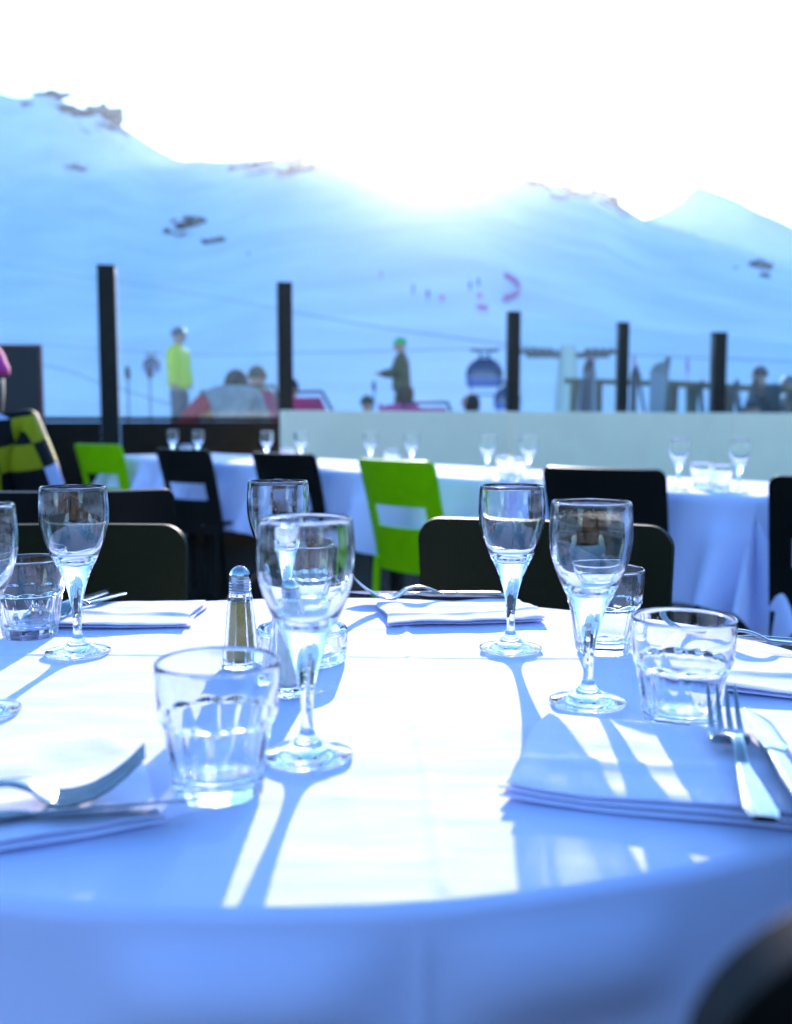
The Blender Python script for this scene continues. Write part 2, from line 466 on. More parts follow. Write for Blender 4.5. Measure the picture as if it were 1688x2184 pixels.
# unseen side slopes, added to cut the bright sky mirrored in the panes
vs = []; fs = []
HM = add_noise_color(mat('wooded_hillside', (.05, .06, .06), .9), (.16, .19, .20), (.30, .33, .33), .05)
for sgn in (-1, 1):
    n0 = len(vs)
    for i in range(41):
        az = R(60 + 75 * i / 40) * sgn
        for j in range(9):
            rr_ = 260 + j * 40; t = j / 8
            z = -.3 + 150 * math.sin(t * PI * .8) * (.9 + .2 * noise.noise(Vector((i * .22, sgn * 3.0, .5)))) * min(1, (40 - i) / 10, (i + 1) / 5)
            vs.append((math.sin(az) * rr_, math.cos(az) * rr_, z + 3 * noise.noise(Vector((i, j, 2.2))) * t))
    for i in range(40):
        for j in range(8):
            a = n0 + i * 9 + j; fs.append([a, a + 9, a + 10, a + 1])
tag(mesh_obj('hills', vs, fs, HM), kind='structure')
# base ground and deck
tag(mesh_obj('ground', [(-1400, -1400, -.4), (1400, -1400, -.4), (1400, 1400, -.4), (-1400, 1400, -.4)], [[0, 1, 2, 3]], M['snow']), kind='structure')
dk = MB()
def fence_y(X): return 7.1 + (X + 2.07) * .87
XL, XR = -9.6, 9.6
dk.add([(XL, -13.2, 0), (XR, -13.2, 0), (XR, fence_y(XR) + .3, 0), (-3.5, fence_y(-3.5) + .3, 0), (XL, fence_y(-3.5) + .3, 0)], [[0, 1, 2, 3, 4]])
dk.add([(XL, -13.2, -.39), (XR, -13.2, -.39), (XR, fence_y(XR) + .3, -.39), (-3.5, fence_y(-3.5) + .3, -.39), (XL, fence_y(-3.5) + .3, -.39)], [[4, 3, 2, 1, 0]])
tag(dk.build('deck', M['deck'], smooth=False), kind='structure')

# rocks breaking through the snow
def crag_attr(name, vals):
    me = bpy.data.objects[name].data
    at = me.attributes.new('crag', 'FLOAT', 'POINT'); at.data.foreach_set('value', vals)
def sst(a, b, x): t = max(0, min(1, (x - a) / (b - a))); return t * t * (3 - 2 * t)
cv = []
for x in cols:
    top = sst(60, 130, x) * (1 - sst(250, 330, x)) + sst(470, 520, x) * (1 - sst(1330, 1400, x))
    Y0 = yfence((x - CXP) / FPX); D = lerp_tab(RDIST, x)
    for j in range(NR + 1): cv.append(top * sst(.84, .95, 1.35 * (j / NR) ** 1.7))
crag_attr('snow_slope', cv)
crag_attr('mountain', [.55 * sst(.45, .9, min(1, j / 34)) * (1 - sst(1560, 1640, x)) for x in px for j in range(41)])
def crag_mat(m):
    N, L, b = nodes(m)
    at = N.new('ShaderNodeAttribute'); at.attribute_name = 'crag'
    tc = N.new('ShaderNodeTexCoord'); nz = N.new('ShaderNodeTexNoise'); nz.inputs['Scale'].default_value = .11; nz.inputs['Detail'].default_value = 9; nz.inputs['Roughness'].default_value = .62
    L.new(tc.outputs['Object'], nz.inputs['Vector'])
    ad = N.new('ShaderNodeMath'); ad.operation = 'MULTIPLY'; L.new(nz.outputs[0], ad.inputs[0]); L.new(at.outputs['Fac'], ad.inputs[1])
    rp = N.new('ShaderNodeValToRGB'); rp.color_ramp.elements[0].position = .46; rp.color_ramp.elements[1].position = .52; L.new(ad.outputs[0], rp.inputs[0])
    src = b.inputs['Base Color'].links[0].from_socket
    mx = N.new('ShaderNodeMix'); mx.data_type = 'RGBA'; mx.inputs[7].default_value = (.05, .047, .044, 1)
    L.new(rp.outputs[0], mx.inputs[0]); L.new(src, mx.inputs[6]); L.new(mx.outputs[2], b.inputs['Base Color'])
crag_mat(M['snow'])
def rock(x, y, wpx, hpx, seed, label, group='rocks showing through the snow', deep=.5):
    p = hit(x, y); d = p.y
    bm = bmesh.new(); bmesh.ops.create_icosphere(bm, subdivisions=4, radius=1)
    wx, hz = wpx / FPX * d / 2 * 1.1, hpx / FPX * d / 2 * 1.45
    for v in bm.verts:
        q = v.co.copy()
        n = noise.fractal(q * 1.6 + Vector((seed, 0, seed * 2)), .9, 2.1, 6)
        c = noise.cell(q * 2.3 + Vector((seed * 3, 1, 0)))
        v.co = q * (1 + .62 * n + .16 * (c - .5))
        v.co = Vector((v.co.x * wx, v.co.y * wx * deep, v.co.z * hz * (1.0 if q.z > 0 else .9)))
    me = bpy.data.meshes.new('rock'); bm.to_mesh(me); bm.free(); me.materials.append(M['rock']); me.shade_smooth(); me.set_sharp_from_angle(angle=R(32))
    o = bpy.data.objects.new('rock', me); COL.objects.link(o)
    o.location = p + Vector((0, wx * deep * .35, -hz * .1)); o.rotation_euler = (0, R(random.uniform(-4, 14)), 0)
    tag(o, label, 'rock', group)
for a in [
    (412, 482, 62, 34, 1, 'largest dark rock of the cluster in the middle of the left snow slope'),
    (462, 518, 54, 16, 2, 'long low dark rock at the bottom right of the mid-slope cluster'),
    (356, 500, 20, 18, 3, 'small round dark rock at the left end of the mid-slope cluster'),
    (372, 476, 18, 14, 4, 'smallest dark rock just above the left end of the mid-slope cluster'),
    (394, 503, 40, 9, 5, 'thin rock streak under the largest rock of the mid-slope cluster'),
    (155, 361, 48, 16, 6, 'lone flat rock high on the left slope below the rocky crest'),
    (108, 204, 62, 14, 7, 'faint rock on the top crest at the left of the ridge'),
    (145, 240, 44, 22, 8, 'blurred rock just under the left crest'),
    (216, 240, 62, 30, 9, 'broad dark crag where the left crest starts to fall'),
    (238, 266, 46, 26, 10, 'lower right crag under the falling left crest'),
    (500, 362, 34, 12, 11, 'small rock left of the others under the central ridge'),
    (560, 352, 60, 14, 12, 'wide broken rock band under the central ridge'),
    (645, 366, 68, 26, 13, 'largest rock under the central ridge left of the sun'),
    (690, 344, 70, 12, 14, 'thin rock band along the central ridge left of the sun'),
    (600, 376, 22, 8, 15, 'tiny rock below the rock band on the central ridge'),
    (1205, 410, 62, 26, 16, 'brown rock below the ridge right of the sun'),
    (1290, 424, 56, 24, 17, 'dark crag at the right end of the ridge where it drops'),
    (1140, 384, 56, 12, 18, 'pale rock on the ridge close to the right of the sun'),
    (1255, 402, 30, 12, 19, 'small rock between the two crags right of the sun'),
    (1622, 572, 44, 26, 20, 'black rock above the fence at the right edge of the slope'),
    (1632, 592, 22, 16, 21, 'small black rock right below the rock above the right fence'),
    (530, 356, 26, 10, 23, 'small rock between the left rocks under the central ridge'),
    (735, 352, 40, 10, 24, 'pale rock band nearest to the sun on the left of it'),
    (760, 366, 22, 8, 25, 'tiny pale rock under the band nearest to the sun'),
    (1180, 424, 40, 12, 26, 'flat rock lowest below the ridge right of the sun'),
    (1100, 392, 26, 9, 27, 'tiny pale rock nearest to the sun on its right'),
    (60, 224, 30, 9, 28, 'thin rock below the top crest near the left edge'),
    (1570, 573, 9, 6, 22, 'tiny rock speck left of the black rock at the right edge'),
]: rock(*a)

# ------------------------------------------------------------------ windscreen fence
POSTS = [(226, 570, 40), (606, 606, 33), (1095, 667, 28), (1328, 690, 25), (1533, 711, 31)]
PD = [7.1, 7.97, 10.06, 11.2, 12.4]
def seg_frame(a, b):
    d = (b - a); return d.normalized(), d.length, math.atan2(d.y, d.x)
def fence(name, label, ids, panes, baseh, ext=None):
    e = empty(name, (pt(POSTS[ids[0]][0], 891, PD[ids[0]]).x, PD[ids[0]], 0), 0, label, 'fence')
    o0 = Vector(e.location)
    P = []
    for i in ids:
        x, yt, wpx = POSTS[i]; Y = PD[i]
        top = pt(x, yt, Y); wm = wpx / FPX * Y
        m = MB(); m.box((0, 0, top.z / 2), (wm * .92, wm * .7, top.z), R(12))
        m.box((0, 0, top.z + .006), (wm * .96, wm * .74, .012), R(12))
        m.box((0, 0, .008), (wm * 1.7, wm * 1.5, .016), R(12))
        b = m.build('post', M['post'], e, smooth=False); b.location = Vector((top.x, Y, 0)) - o0; bevel(b, .004)
        P.append((Vector((top.x, Y, 0)), top.z, wm))
    if ext:
        for X, hgt in ext: P.append((Vector((X, fence_y(X), 0)), hgt, .12)) if X > 0 else P.insert(0, (Vector((X, fence_y(X), 0)), hgt, .12))
    for (a, ha, wa), (b, hb, wb) in zip(P, P[1:]):
        u, ln, rz = seg_frame(a, b)
        g0, g1 = a + u * wa * .62, b - u * wb * .62
        c = (g0 + g1) / 2 - o0; W = (g1 - g0).length
        zt = min(ha, hb) - .03; z0 = baseh
        m = MB(); m.box((c.x, c.y, (zt + z0) / 2), (W, .010, zt - z0), rz)
        m.build('glass_panel', M['pane'], e, smooth=False)
        m = MB(); m.box((c.x, c.y, z0 / 2 - .004), (W, .05, z0 - .012), rz)
        m.box((c.x, c.y, z0 + .012), (W, .062, .03), rz)
        m.build('base_panel', M['darkwall'], e, smooth=False)
    return e
fence('glass_windscreen', 'tall glass windscreen between dark posts on a low dark wall, behind the left tables', [0, 1], 1, .97, ext=[(-3.9, 2.05)])
fence('glass_windscreen', 'glass windscreen with three thin dark posts behind the white panel wall', [2, 3, 4], 2, .97, ext=[(5.9, 2.05)])
# pale panel wall in front of the right part
A_, B_ = pt(597, 874, 7.2), pt(1085, 880, 8.9)
e = empty('panel_wall', (A_.x, A_.y, 0), 0, 'long low pale grey panel wall behind the laid tables', 'wall')
Q = [A_, B_, pt(1560, 885, 11.0), pt(2100, 888, 13.6)]
for a, b in zip(Q, Q[1:]):
    a2, b2 = Vector((a.x, a.y, 0)), Vector((b.x, b.y, 0)); u, ln, rz = seg_frame(a2, b2)
    c = (a2 + b2) / 2 - Vector((A_.x, A_.y, 0)); h = 1.045
    m = MB(); m.box((c.x, c.y, h / 2), (ln - .012, .04, h), rz)
    bevel(m.build('panel', M['panel'], e, smooth=False), .006)

# dark board at the left edge
m = MB(); p = pt(26, 741, 6.4); e = empty('menu_board', (p.x, p.y, 0), R(10), 'blank dark upright board with a red edge behind the seated person', 'board')
wb = 106 / FPX * 6.4
m.box((0, 0, p.z / 2 + .2), (wb, .04, p.z - .4)); m.build('board_face', M['board'], e, smooth=False)
m = MB(); m.box((wb / 2 + .008, 0, p.z / 2 + .2), (.016, .06, p.z - .4)); m.box((0, 0, p.z + .008), (wb + .03, .06, .016)); m.build('frame', M['boardedge'], e, smooth=False)
for s in (-1, 1):
    m = MB(); m.bar((s * wb * .4, .0, .42), (s * wb * .42, -.2 * s, .0), .035); m.build('leg', M['legblack'], e, smooth=False)

# ------------------------------------------------------------------ tables and cloths
def rect_cloth(name, cx, cyy, rz, lx, ly, over, top, seed, label, thick=None):
    """square-cornered cloth over a rectangular table, corners hanging in points"""
    nx, ny = 96, 72
    vs = []; fs = []
    for i in range(nx + 1):
        for j in range(ny + 1):
            x = (i / nx - .5) * (lx + 2 * over); y = (j / ny - .5) * (ly + 2 * over)
            qx, qy = max(-lx / 2, min(lx / 2, x)), max(-ly / 2, min(ly / 2, y))
            dx, dy = x - qx, y - qy; s = math.hypot(dx, dy)
            if s < 1e-6:
                z = top + .0012 * math.sin(x * 9 + seed) * math.sin(y * 8)
                vs.append((x, y, z)); continue
            ux, uy = dx / s, dy / s
            per = (qx + lx / 2) + (qy + ly / 2) * 1.3 + math.atan2(uy, ux) * .35
            r0 = .012
            if s < r0 * 1.5: off = r0 * math.sin(s / r0); dz = r0 * (1 - math.cos(s / r0))
            else: off = r0 + 0; dz = s - r0 * .5
            rip = (.5 + .5 * math.sin(per * 17 + seed + 1.5 * math.sin(per * 4 + seed))) ** 1.4
            corner = min(abs(dx), abs(dy)) / (over * .75)
            amp = (.02 + .42 * rip + .12 * min(1, corner)) * min(1, s / .14)
            off += amp * s
            vs.append((qx + ux * off, qy + uy * off, top - dz * math.cos(min(.6, amp))))
    for i in range(nx):
        for j in range(ny):
            a = i * (ny + 1) + j; fs.append([a, a + ny + 1, a + ny + 2, a + 1])
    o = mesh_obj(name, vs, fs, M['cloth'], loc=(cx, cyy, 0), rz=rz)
    tag(o, label, 'tablecloth', 'white cloths on the row of tables')
    return o
def rect_table(cx, cyy, rz, lx, ly, top, label):
    e = empty('dining_table', (cx, cyy, 0), rz, label, 'table', 'tables in the diagonal row')
    m = MB(); m.box((0, 0, top - .022), (lx - .006, ly - .006, .028)); m.build('tabletop', M['legblack'], e, smooth=False)
    for sx in (-1, 1):
        for sy in (-1, 1):
            m = MB(); m.box((sx * (lx / 2 - .06), sy * (ly / 2 - .06), (top - .04) / 2), (.05, .05, top - .04)); m.build('leg', M['legblack'], e, smooth=False)
    return e
ROW0, ROWD = Vector((1.12, 2.95, 0)), Vector((-2.72, 3.15, 0))
RU = ROWD.normalized(); RN = Vector((.757, .654, 0)); ROWRZ = math.atan2(RU.y, RU.x)
TABW = .74
TL = ['white cloth with pointed corner folds on the nearest laid table at the right', 'white cloth on the laid table behind the near green chair',
      'white cloth on the laid table behind two black chairs by the dark wall', 'white cloth on the farthest laid table beside the far green chair']
TT = ['nearest table of the diagonal row, under a white cloth with pointed folds', 'table under the white cloth behind the near green chair',
      'table under the white cloth behind two black chairs by the dark wall', 'farthest table of the diagonal row, beside the far green chair']
for i, (t0, t1) in enumerate(((.012, .235), (.262, .555), (.58, .83), (.85, 1.09))):
    a, b = ROW0 + ROWD * t0, ROW0 + ROWD * t1
    c = (a + b) / 2 + RN * TABW / 2; ln = (b - a).length
    rect_table(c.x, c.y, ROWRZ, ln - .02, TABW - .02, TOPZ, TT[i])
    rect_cloth('tablecloth', c.x, c.y, ROWRZ, ln - .02, TABW - .02, .36, TOPZ + .0, i * 1.7, TL[i])

# main oval table
TC, TA, TB_, TROT, TN = Vector((-.080, .893)), .525, .431, -.045, 1.93
def rim(th):
    c, s = math.cos(th), math.sin(th)
    r = (abs(c / TA) ** TN + abs(s / TB_) ** TN) ** (-1 / TN)
    x, y = r * c, r * s
    return Vector((x * math.cos(TROT) - y * math.sin(TROT), x * math.sin(TROT) + y * math.cos(TROT)))
def main_cloth():
    NT = 720
    rings = [i / 90 for i in range(1, 91)]
    vs = [(TC.x, TC.y, TOPZ)]; fs = []
    def topz(x, y):
        z = 0
        z += .0017 * math.exp(-((x - .022 + .02 * (y - .6)) / .004) ** 2)           # pressed fold, lengthways
        z += .0013 * math.exp(-((y - .985 + .03 * x) / .0035) ** 2)                   # pressed fold, crossways
        z += .0010 * math.exp(-((y - 1.12 - .04 * x) / .003) ** 2)
        z += .0009 * math.exp(-((x + .03 + .25 * (y - .6)) / .010) ** 2) * math.exp(-((y - .68) / .1) ** 2)
        z += .0010 * noise.noise(Vector((x * 7, y * 9, 1.3))) + .0005 * noise.noise(Vector((x * 22, y * 30, 5)))
        return z
    er = .009
    for t in rings:
        for k in range(NT):
            p = rim(2 * PI * k / NT)
            q = TC + p * t * (1 - er / p.length)
            vs.append((q.x, q.y, TOPZ + topz(q.x, q.y) * min(1, (1 - t) * 30)))
    prof = []
    for j in range(1, 7):
        a = j / 6 * PI / 2; prof.append((er * math.sin(a), er * (1 - math.cos(a)), 0))
    for j in range(1, 40): prof.append((er, er + .36 * j / 39, .36 * j / 39))
    for off, dz, s in prof:
        for k in range(NT):
            th = 2 * PI * k / NT; p = rim(th); n = p.normalized()
            q = TC + p * (1 - er / p.length) + n * off
            rip = .5 + .5 * math.sin(th * 13 + 1.2 * math.sin(th * 5)) 
            o = s * (.05 + .16 * rip * min(1, s / .2))
            x = q.x
            if n.y < -.3:
                for bx, bw, ba in ((-.075, .06, .016), (.085, .055, .012)):  # invented bulges, shaped so their undersides give soft grey shade patches
                    o += ba * math.exp(-((x - bx) / bw) ** 4) * (math.sin(min(1, s / .06) * PI) if s < .06 else -.9 * min(1, (s - .06) / .06))
                o += .0022 * math.exp(-((x - .0125) / .0035) ** 2) * min(1, s / .01)
            vs.append((q.x + n.x * o, q.y + n.y * o, TOPZ - dz))
    for k in range(NT): fs.append([0, 1 + k, 1 + (k + 1) % NT])
    for r in range(len(rings) + len(prof) - 1):
        for k in range(NT):
            a, b = 1 + r * NT + k, 1 + r * NT + (k + 1) % NT
            fs.append([a, b, b + NT, a + NT])
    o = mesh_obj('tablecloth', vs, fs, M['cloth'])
    tag(o, 'large white cloth on the oval front table, hanging blue in the shade', 'tablecloth')
    o.cycles.is_caustics_receiver = True
    return o
main_cloth()
e = empty('dining_table', (TC.x, TC.y, 0), 0, 'oval front table hidden under its long white cloth', 'table')
m = MB(); n = 96
vv = [];
for z in (TOPZ - .004, TOPZ - .03):
    for k in range(n):
        p = rim(2 * PI * k / n) * .985; vv.append((p.x, p.y, z))
m.add(vv, [[k, (k + 1) % n, (k + 1) % n + n, k + n] for k in range(n)] + [list(range(n)), list(range(n, 2 * n))]); m.build('tabletop', M['legblack'], e, smooth=False)
m = MB(); m.tube([(0, 0, .03), (0, 0, TOPZ - .03)], .04, 16); m.build('pedestal', M['legblack'], e, sharp=40)
m = MB(); m.lathe([(0, 0), (.26, 0), (.26, .012), (.06, .03), (0, .03)], 40); m.build('base', M['legblack'], e, sharp=40)

# ------------------------------------------------------------------ glassware
def wine_mesh():
    out = [(.0, .0018), (.018, .0012), (.0300, 0), (.0318, .0006), (.0322, .0018), (.0316, .0032), (.027, .0046), (.019, .0068), (.012, .0100), (.0075, .0142), (.0052, .0190), (.0043, .0250), (.0043, .0330), (.0049, .0420),
           (.0060, .0510), (.0077, .0600), (.0100, .0690), (.0130, .0780), (.0165, .0865), (.0205, .0945), (.0245, .1030), (.0283, .1120),
           (.0314, .1220), (.0334, .1320), (.0342, .1420), (.0341, .1520), (.0335, .1610), (.0328, .1690)]
    inn = [(.0322, .1702), (.0315, .1698), (.0318, .1610), (.0323, .1520), (.0323, .1420), (.0315, .1320), (.0296, .1225), (.0268, .1140), (.0232, .1065), (.0190, .1005), (.0140, .0962), (.0080, .0938), (.003, .0930), (0, .0929)]
    o2 = [out[0]] + [tuple(v[:2]) for v in catmull([(r, z, 0) for r, z in out[1:]], 3)]
    i2 = [tuple(v[:2]) for v in catmull([(r, z, 0) for r, z in inn], 3)]
    prof = [(max(r, 1e-5), z) for r, z in o2 + i2]
    n = 72; vs = []; fs = []
    for r, z in prof:
        for k in range(n):
            a = 2 * PI * k / n
            vs.append((r * math.cos(a), r * math.sin(a), z))
    for i in range(len(prof) - 1):
        for k in range(n):
            a, b = i * n + k, i * n + (k + 1) % n; fs.append([a, b, b + n, a + n])
    return vs, fs
def tumbler_mesh():
    nf, per = 10, 12; n = nf * per
    H, base = .086, .0085
    def rr(z):           # round envelope
        return .0335 + (.0398 - .0335) * (z / H) ** .75
    def ff(z):           # flat facet distance
        t = min(1, z / .047)
        if z < .047: return .0272 + .0068 * t
        return .0340 + (z - .047) * .55 + (z - .047) ** 2 * 26
    zs = [0, .0008, .002, .004, .007, .010, .014, .019, .024, .029, .034, .038, .041, .0435, .0455, .047, .0482, .0494, .0506, .0518, .053, .0545, .056, .058, .061, .066, .072, .078, .083, .0852]
    vs = []; fs = []
    rows = []
    rows.append([(1e-5, .0014)] * n)
    rows.append([(.019, .0010)] * n)
    for z in zs:
        row = []
        for k in range(n):
            a = (k % per) / per * (2 * PI / nf) - PI / nf
            f = ff(z) / math.cos(a)
            r = min(rr(z), f)
            # soften the arris and the lip
            if z < .002: r -= (.002 - z) * .6
            if z > .083: r -= (z - .083) * .12
            row.append((r, z))
        rows.append(row)
    ins = [(.0388, .0862), (.0378, .0858), (.0375, .080), (.0368, .070), (.0357, .060), (.0343, .050), (.0328, .040), (.0309, .030), (.0284, .0200), (.0262, .0150), (.0225, .0118), (.015, .0103), (.006, .0100), (1e-5, .0100)]
    for r, z in [tuple(v[:2]) for v in catmull([(r, z, 0) for r, z in ins], 3)]: rows.append([(max(r, 1e-5), z)] * n)
    for row in rows:
        for k in range(n):
            r, z = row[k]; a = 2 * PI * k / n - PI / nf
            vs.append((r * math.cos(a), r * math.sin(a), z))
    for i in range(len(rows) - 1):
        for k in range(n):
            a, b = i * n + k, i * n + (k + 1) % n; fs.append([a, b, b + n, a + n])
    return vs, fs
WINE = mesh_obj('wine_glass', *wine_mesh(), M['glass'])
TUMB = mesh_obj('water_glass', *tumbler_mesh(), M['glass'])
for o in (WINE, TUMB): o.cycles.is_caustics_caster = True
used = set()
def place(proto, loc, rz, label, cat, group):
    o = proto if proto.name not in used else proto.copy()
    if o is not proto: COL.objects.link(o)
    used.add(proto.name)
    o.location = loc; o.rotation_euler = (0, 0, rz); o.scale = (1, 1, 1)
    return tag(o, label, cat, group)
Z1 = TOPZ + .0012
def on_table(x, y): 
    p = gnd(x, y, Z1); p.z = Z1; return p
for x, y, lab in [
    (655, 1614, 'large wine glass nearest the camera, between the front tumbler and the bright table centre'),
    (1253, 1499, 'wine glass right of centre standing beside the right front tumbler'),
    (1088, 1385, 'wine glass standing alone by the far napkin right of centre'),
    (166, 1393, 'wine glass on the left with its whole foot in view beside the left napkin'),
    (596, 1352, 'wine glass partly hidden behind the pepper shaker and the nearest wine glass'),
    (-44, 1520, 'wine glass cut off by the left edge of the photo')]:
    place(WINE, on_table(x, y), random.uniform(0, 6), lab, 'wine glass', 'wine glasses on the oval table')
for x, y, lab, rz in [
    (468, 1688, 'clear faceted tumbler nearest the camera in front of the pepper shaker', .1),
    (1452, 1548, 'clear faceted tumbler at the right with a fork seen through its rim', .25),
    (64, 1356, 'clear faceted tumbler at the left edge against the black chair', .0),
    (672, 1318, 'clear faceted tumbler seen through the bowl of the nearest wine glass', .3),
    (1287, 1388, 'clear faceted tumbler half hidden behind the wine glass right of centre', .15)]:
    place(TUMB, on_table(x, y), rz, lab, 'tumbler', 'tumblers on the oval table')
# row of tables: wine glasses and tumblers
def on_row(x, Y): 
    p = pt(x, 900, Y); p.z = TOPZ + .0012; return p
for x, Y, lab in [
    (367, 5.75, 'left one of two small wine glasses over the left black chair'),
    (421, 5.55, 'right one of two small wine glasses over the left black chair'),
    (568, 5.15, 'small wine glass in front of the dark wall by the white panel corner'),
    (641, 5.00, 'small faint wine glass just inside the left end of the pale panel'),
    (790, 4.75, 'left one of two small wine glasses over the near green chair'),
    (878, 4.55, 'right one of two small wine glasses over the near green chair'),
    (1040, 4.0, 'small wine glass right of the green chair, left of the sparkling tumblers'),
    (1128, 3.9, 'small wine glass right of the sparkling tumblers on the second table'),
    (1450, 3.35, 'left one of two small wine glasses on the nearest laid table'),
    (1580, 3.2, 'right one of two small wine glasses on the nearest laid table')]:
    place(WINE, on_row(x, Y), random.uniform(0, 6), lab, 'wine glass', 'wine glasses on the row of tables')
for x, Y, lab in [
    (395, 5.8, 'small tumbler between two wine glasses over the left black chair'),
    (612, 5.05, 'small tumbler at the left end of the pale panel'),
    (836, 4.8, 'small tumbler between two wine glasses over the green chair'),
    (1078, 4.05, 'left one of two sparkling tumblers on the second laid table'),
    (1100, 3.85, 'right one of two sparkling tumblers on the second laid table'),
    (1500, 3.4, 'left one of two tumblers on the nearest laid table'),
    (1540, 3.25, 'right one of two tumblers on the nearest laid table')]:
    place(TUMB, on_row(x, Y), random.uniform(0, 1), lab, 'tumbler', 'tumblers on the row of tables')

# ashtray of pressed glass
def ashtray():
    n = 96; prof = [(0, .004), (.030, .0035), (.040, 0), (.0430, .002), (.0445, .008), (.0450, .020), (.0452, .029), (.0445, .0325), (.0425, .034), (.0395, .033), (.0375, .030), (.0360, .020), (.0345, .012), (.030, .0085), (.015, .008), (0, .008)]
    p2 = [tuple(v[:2]) for v in catmull([(r, z, 0) for r, z in prof], 3)]
    vs = []; fs = []
    for r, z in p2:
        for k in range(n):
            a = 2 * PI * k / n; r_ = max(r, 1e-5); zz = z
            if z > .02: zz -= .006 * max(0, math.cos(a * 4)) ** 24 * (z - .02) / .014
            vs.append((r_ * math.cos(a), r_ * math.sin(a), zz))
    for i in range(len(p2) - 1):
        for k in range(n):
            a, b = i * n + k, i * n + (k + 1) % n; fs.append([a, b, b + n, a + n])
    o = mesh_obj('ashtray', vs, fs, M['glass'], loc=on_table(644, 1408))
    o.cycles.is_caustics_caster = True
    tag(o, 'low round glass ashtray between the shakers and the table centre', 'ashtray')
ashtray()

# shakers
def shaker(x, y, fill, label, rz):
    e = empty('shaker', on_table(x, y), rz, label, 'shaker', 'salt and pepper shakers')
    n = 8; k8 = 1 / math.cos(PI / n)
    def ring(r, z, m=n): return [(r * k8 * math.cos(2 * PI * (i + .5) / n), r * k8 * math.sin(2 * PI * (i + .5) / n), z) for i in range(n)]
    prof = [(1e-5, .001), (.0165, 0), (.0182, .0015), (.0182, .004), (.0175, .008), (.0112, .072), (.0103, .076), (.0092, .0775),
            (.0072, .0775), (.0078, .072), (.0085, .068), (.0122, .012), (.0112, .0085), (1e-5, .008)]
    vs = [v for r, z in prof for v in ring(r, z)]; fs = []
    for i in range(len(prof) - 1):
        for k in range(n):
            a, b = i * n + k, i * n + (k + 1) % n; fs.append([a, b, b + n, a + n])
    g = mesh_obj('glass_body', vs, fs, M['glass'], e, smooth=False); bevel(g, .0007, 2, 20)
    g.cycles.is_caustics_caster = True
    prof = [(1e-5, .0088), (.0105, .0092), (.0116, .0126), (.0098, .040), (.0081, .066), (1e-5, .068)]
    vs = [v for r, z in prof for v in ring(r - .0004, z)]; fs = []
    for i in range(len(prof) - 1):
        for k in range(n):
            a, b = i * n + k, i * n + (k + 1) % n; fs.append([a, b, b + n, a + n])
    mesh_obj('filling', vs, fs, fill, e, smooth=False)
    m = MB(); z0 = .0755
    pr = [(.0, z0), (.0096, z0), (.0101, z0 + .0012)]
    for i in range(3):
        q = z0 + .002 + i * .0028
        pr += [(.0098, q), (.0104, q + .0008), (.0104, q + .0017), (.0098, q + .0025)]
    pr += [(.0100, z0 + .0125), (.0102, z0 + .014), (.0097, z0 + .0175), (.0086, z0 + .0205), (.0066, z0 + .0232), (.0038, z0 + .0249), (1e-5, z0 + .0256)]
    m.lathe(pr, 10); m.build('cap', M['chrome'], e, sharp=28)
    m = MB()
    for k in range(6):
        a = k * PI / 3; m.lathe([(1e-5, .0003), (.0006, .0003), (.0006, -.0003)], 6, (.0034 * math.cos(a), .0034 * math.sin(a), z0 + .0252))
    m.build('hole', M['legblack'], e, smooth=False)
    return e
shaker(514, 1432, M['pepper'], 'faceted glass pepper shaker full of brown pepper with a chrome cap', .2)
shaker(612, 1480, M['salt'], 'faceted glass salt shaker full of white salt behind the nearest wine glass', .5)

# ------------------------------------------------------------------ cutlery
def fork_mesh():
    """handle end at x=0, tines toward +x, bowl of the tines curving down then up"""
    m = MB()
    L_, sh = .190, .138
    def zc(s):
        if s < .08: return .003 + .002 * s / .08
        t = (s - .08) / .11
        return .005 + .010 * math.sin(min(1, t * 1.9) * PI) * (1 if t < .53 else 0) * .9 + (-.004 * math.sin((t - .40) / .35 * PI) if .40 < t < .75 else 0) + (.022 * ((t - .72) / .28) ** 1.5 if t > .72 else 0)
    def wd(s):
        if s < .012: return .0070 + .0022 * math.sin(s / .012 * PI / 2)
        if s < .085: return .0092 - .0050 * ((s - .012) / .073) ** 1.2
        if s < .108: return .0042 - .0004 * math.sin((s - .085) / .023 * PI)
        if s < .132: 
            t = (s - .108) / .024; return .0042 + .0083 * (t * t * (3 - 2 * t))
        return .0125
    secs = []
    for i in range(61):
        s = sh * i / 60
        th = .0018 if s < .1 else .0016
        secs.append(((s, 0, zc(s)), (0, wd(s), 0), (0, 0, th)))
    m.sweep(secs, 12, 3.2)
    for k in range(4):
        y0 = (k - 1.5) * .0067; secs = []
        for i in range(25):
            s = sh - .002 + (L_ - sh + .002) * i / 24
            t = i / 24; w_ = .0024 * (1 - .55 * t ** 2.5) if i < 24 else .0006
            secs.append(((s, y0 * (1 - .06 * t), zc(s)), (0, w_, 0), (0, 0, .0015)))
        m.sweep(secs, 8, 3)
    return m
def knife_mesh():
    m = MB(); secs = []
    for i in range(71):
        s = .205 * i / 70
        if s < .1:
            wdt = .0075 + .0015 * math.sin(s / .1 * PI); th = .0030; off = 0
            if s < .006: wdt *= .6 + .4 * s / .006; th *= .7 + .3 * s / .006
        elif s < .112: t = (s - .1) / .012; wdt = .0078 - .0018 * t; th = .0030 - .0014 * t; off = 0
        else:
            t = (s - .112) / .093
            wdt = (.0062 + .0042 * min(1, t * 5)) * (1 if t < .72 else max(.12, (1 - ((t - .72) / .28) ** 2.2))); th = .0011 - .0004 * t; off = -.003 * min(1, t * 5) + (.0045 * ((t - .72) / .28) ** 2 if t > .72 else 0)
        secs.append(((s, off, .0032), (0, wdt, 0), (0, 0, th)))
    m.sweep(secs, 12, 3)
    return m
FORK = fork_mesh().build('fork', M['steel'], sharp=50)
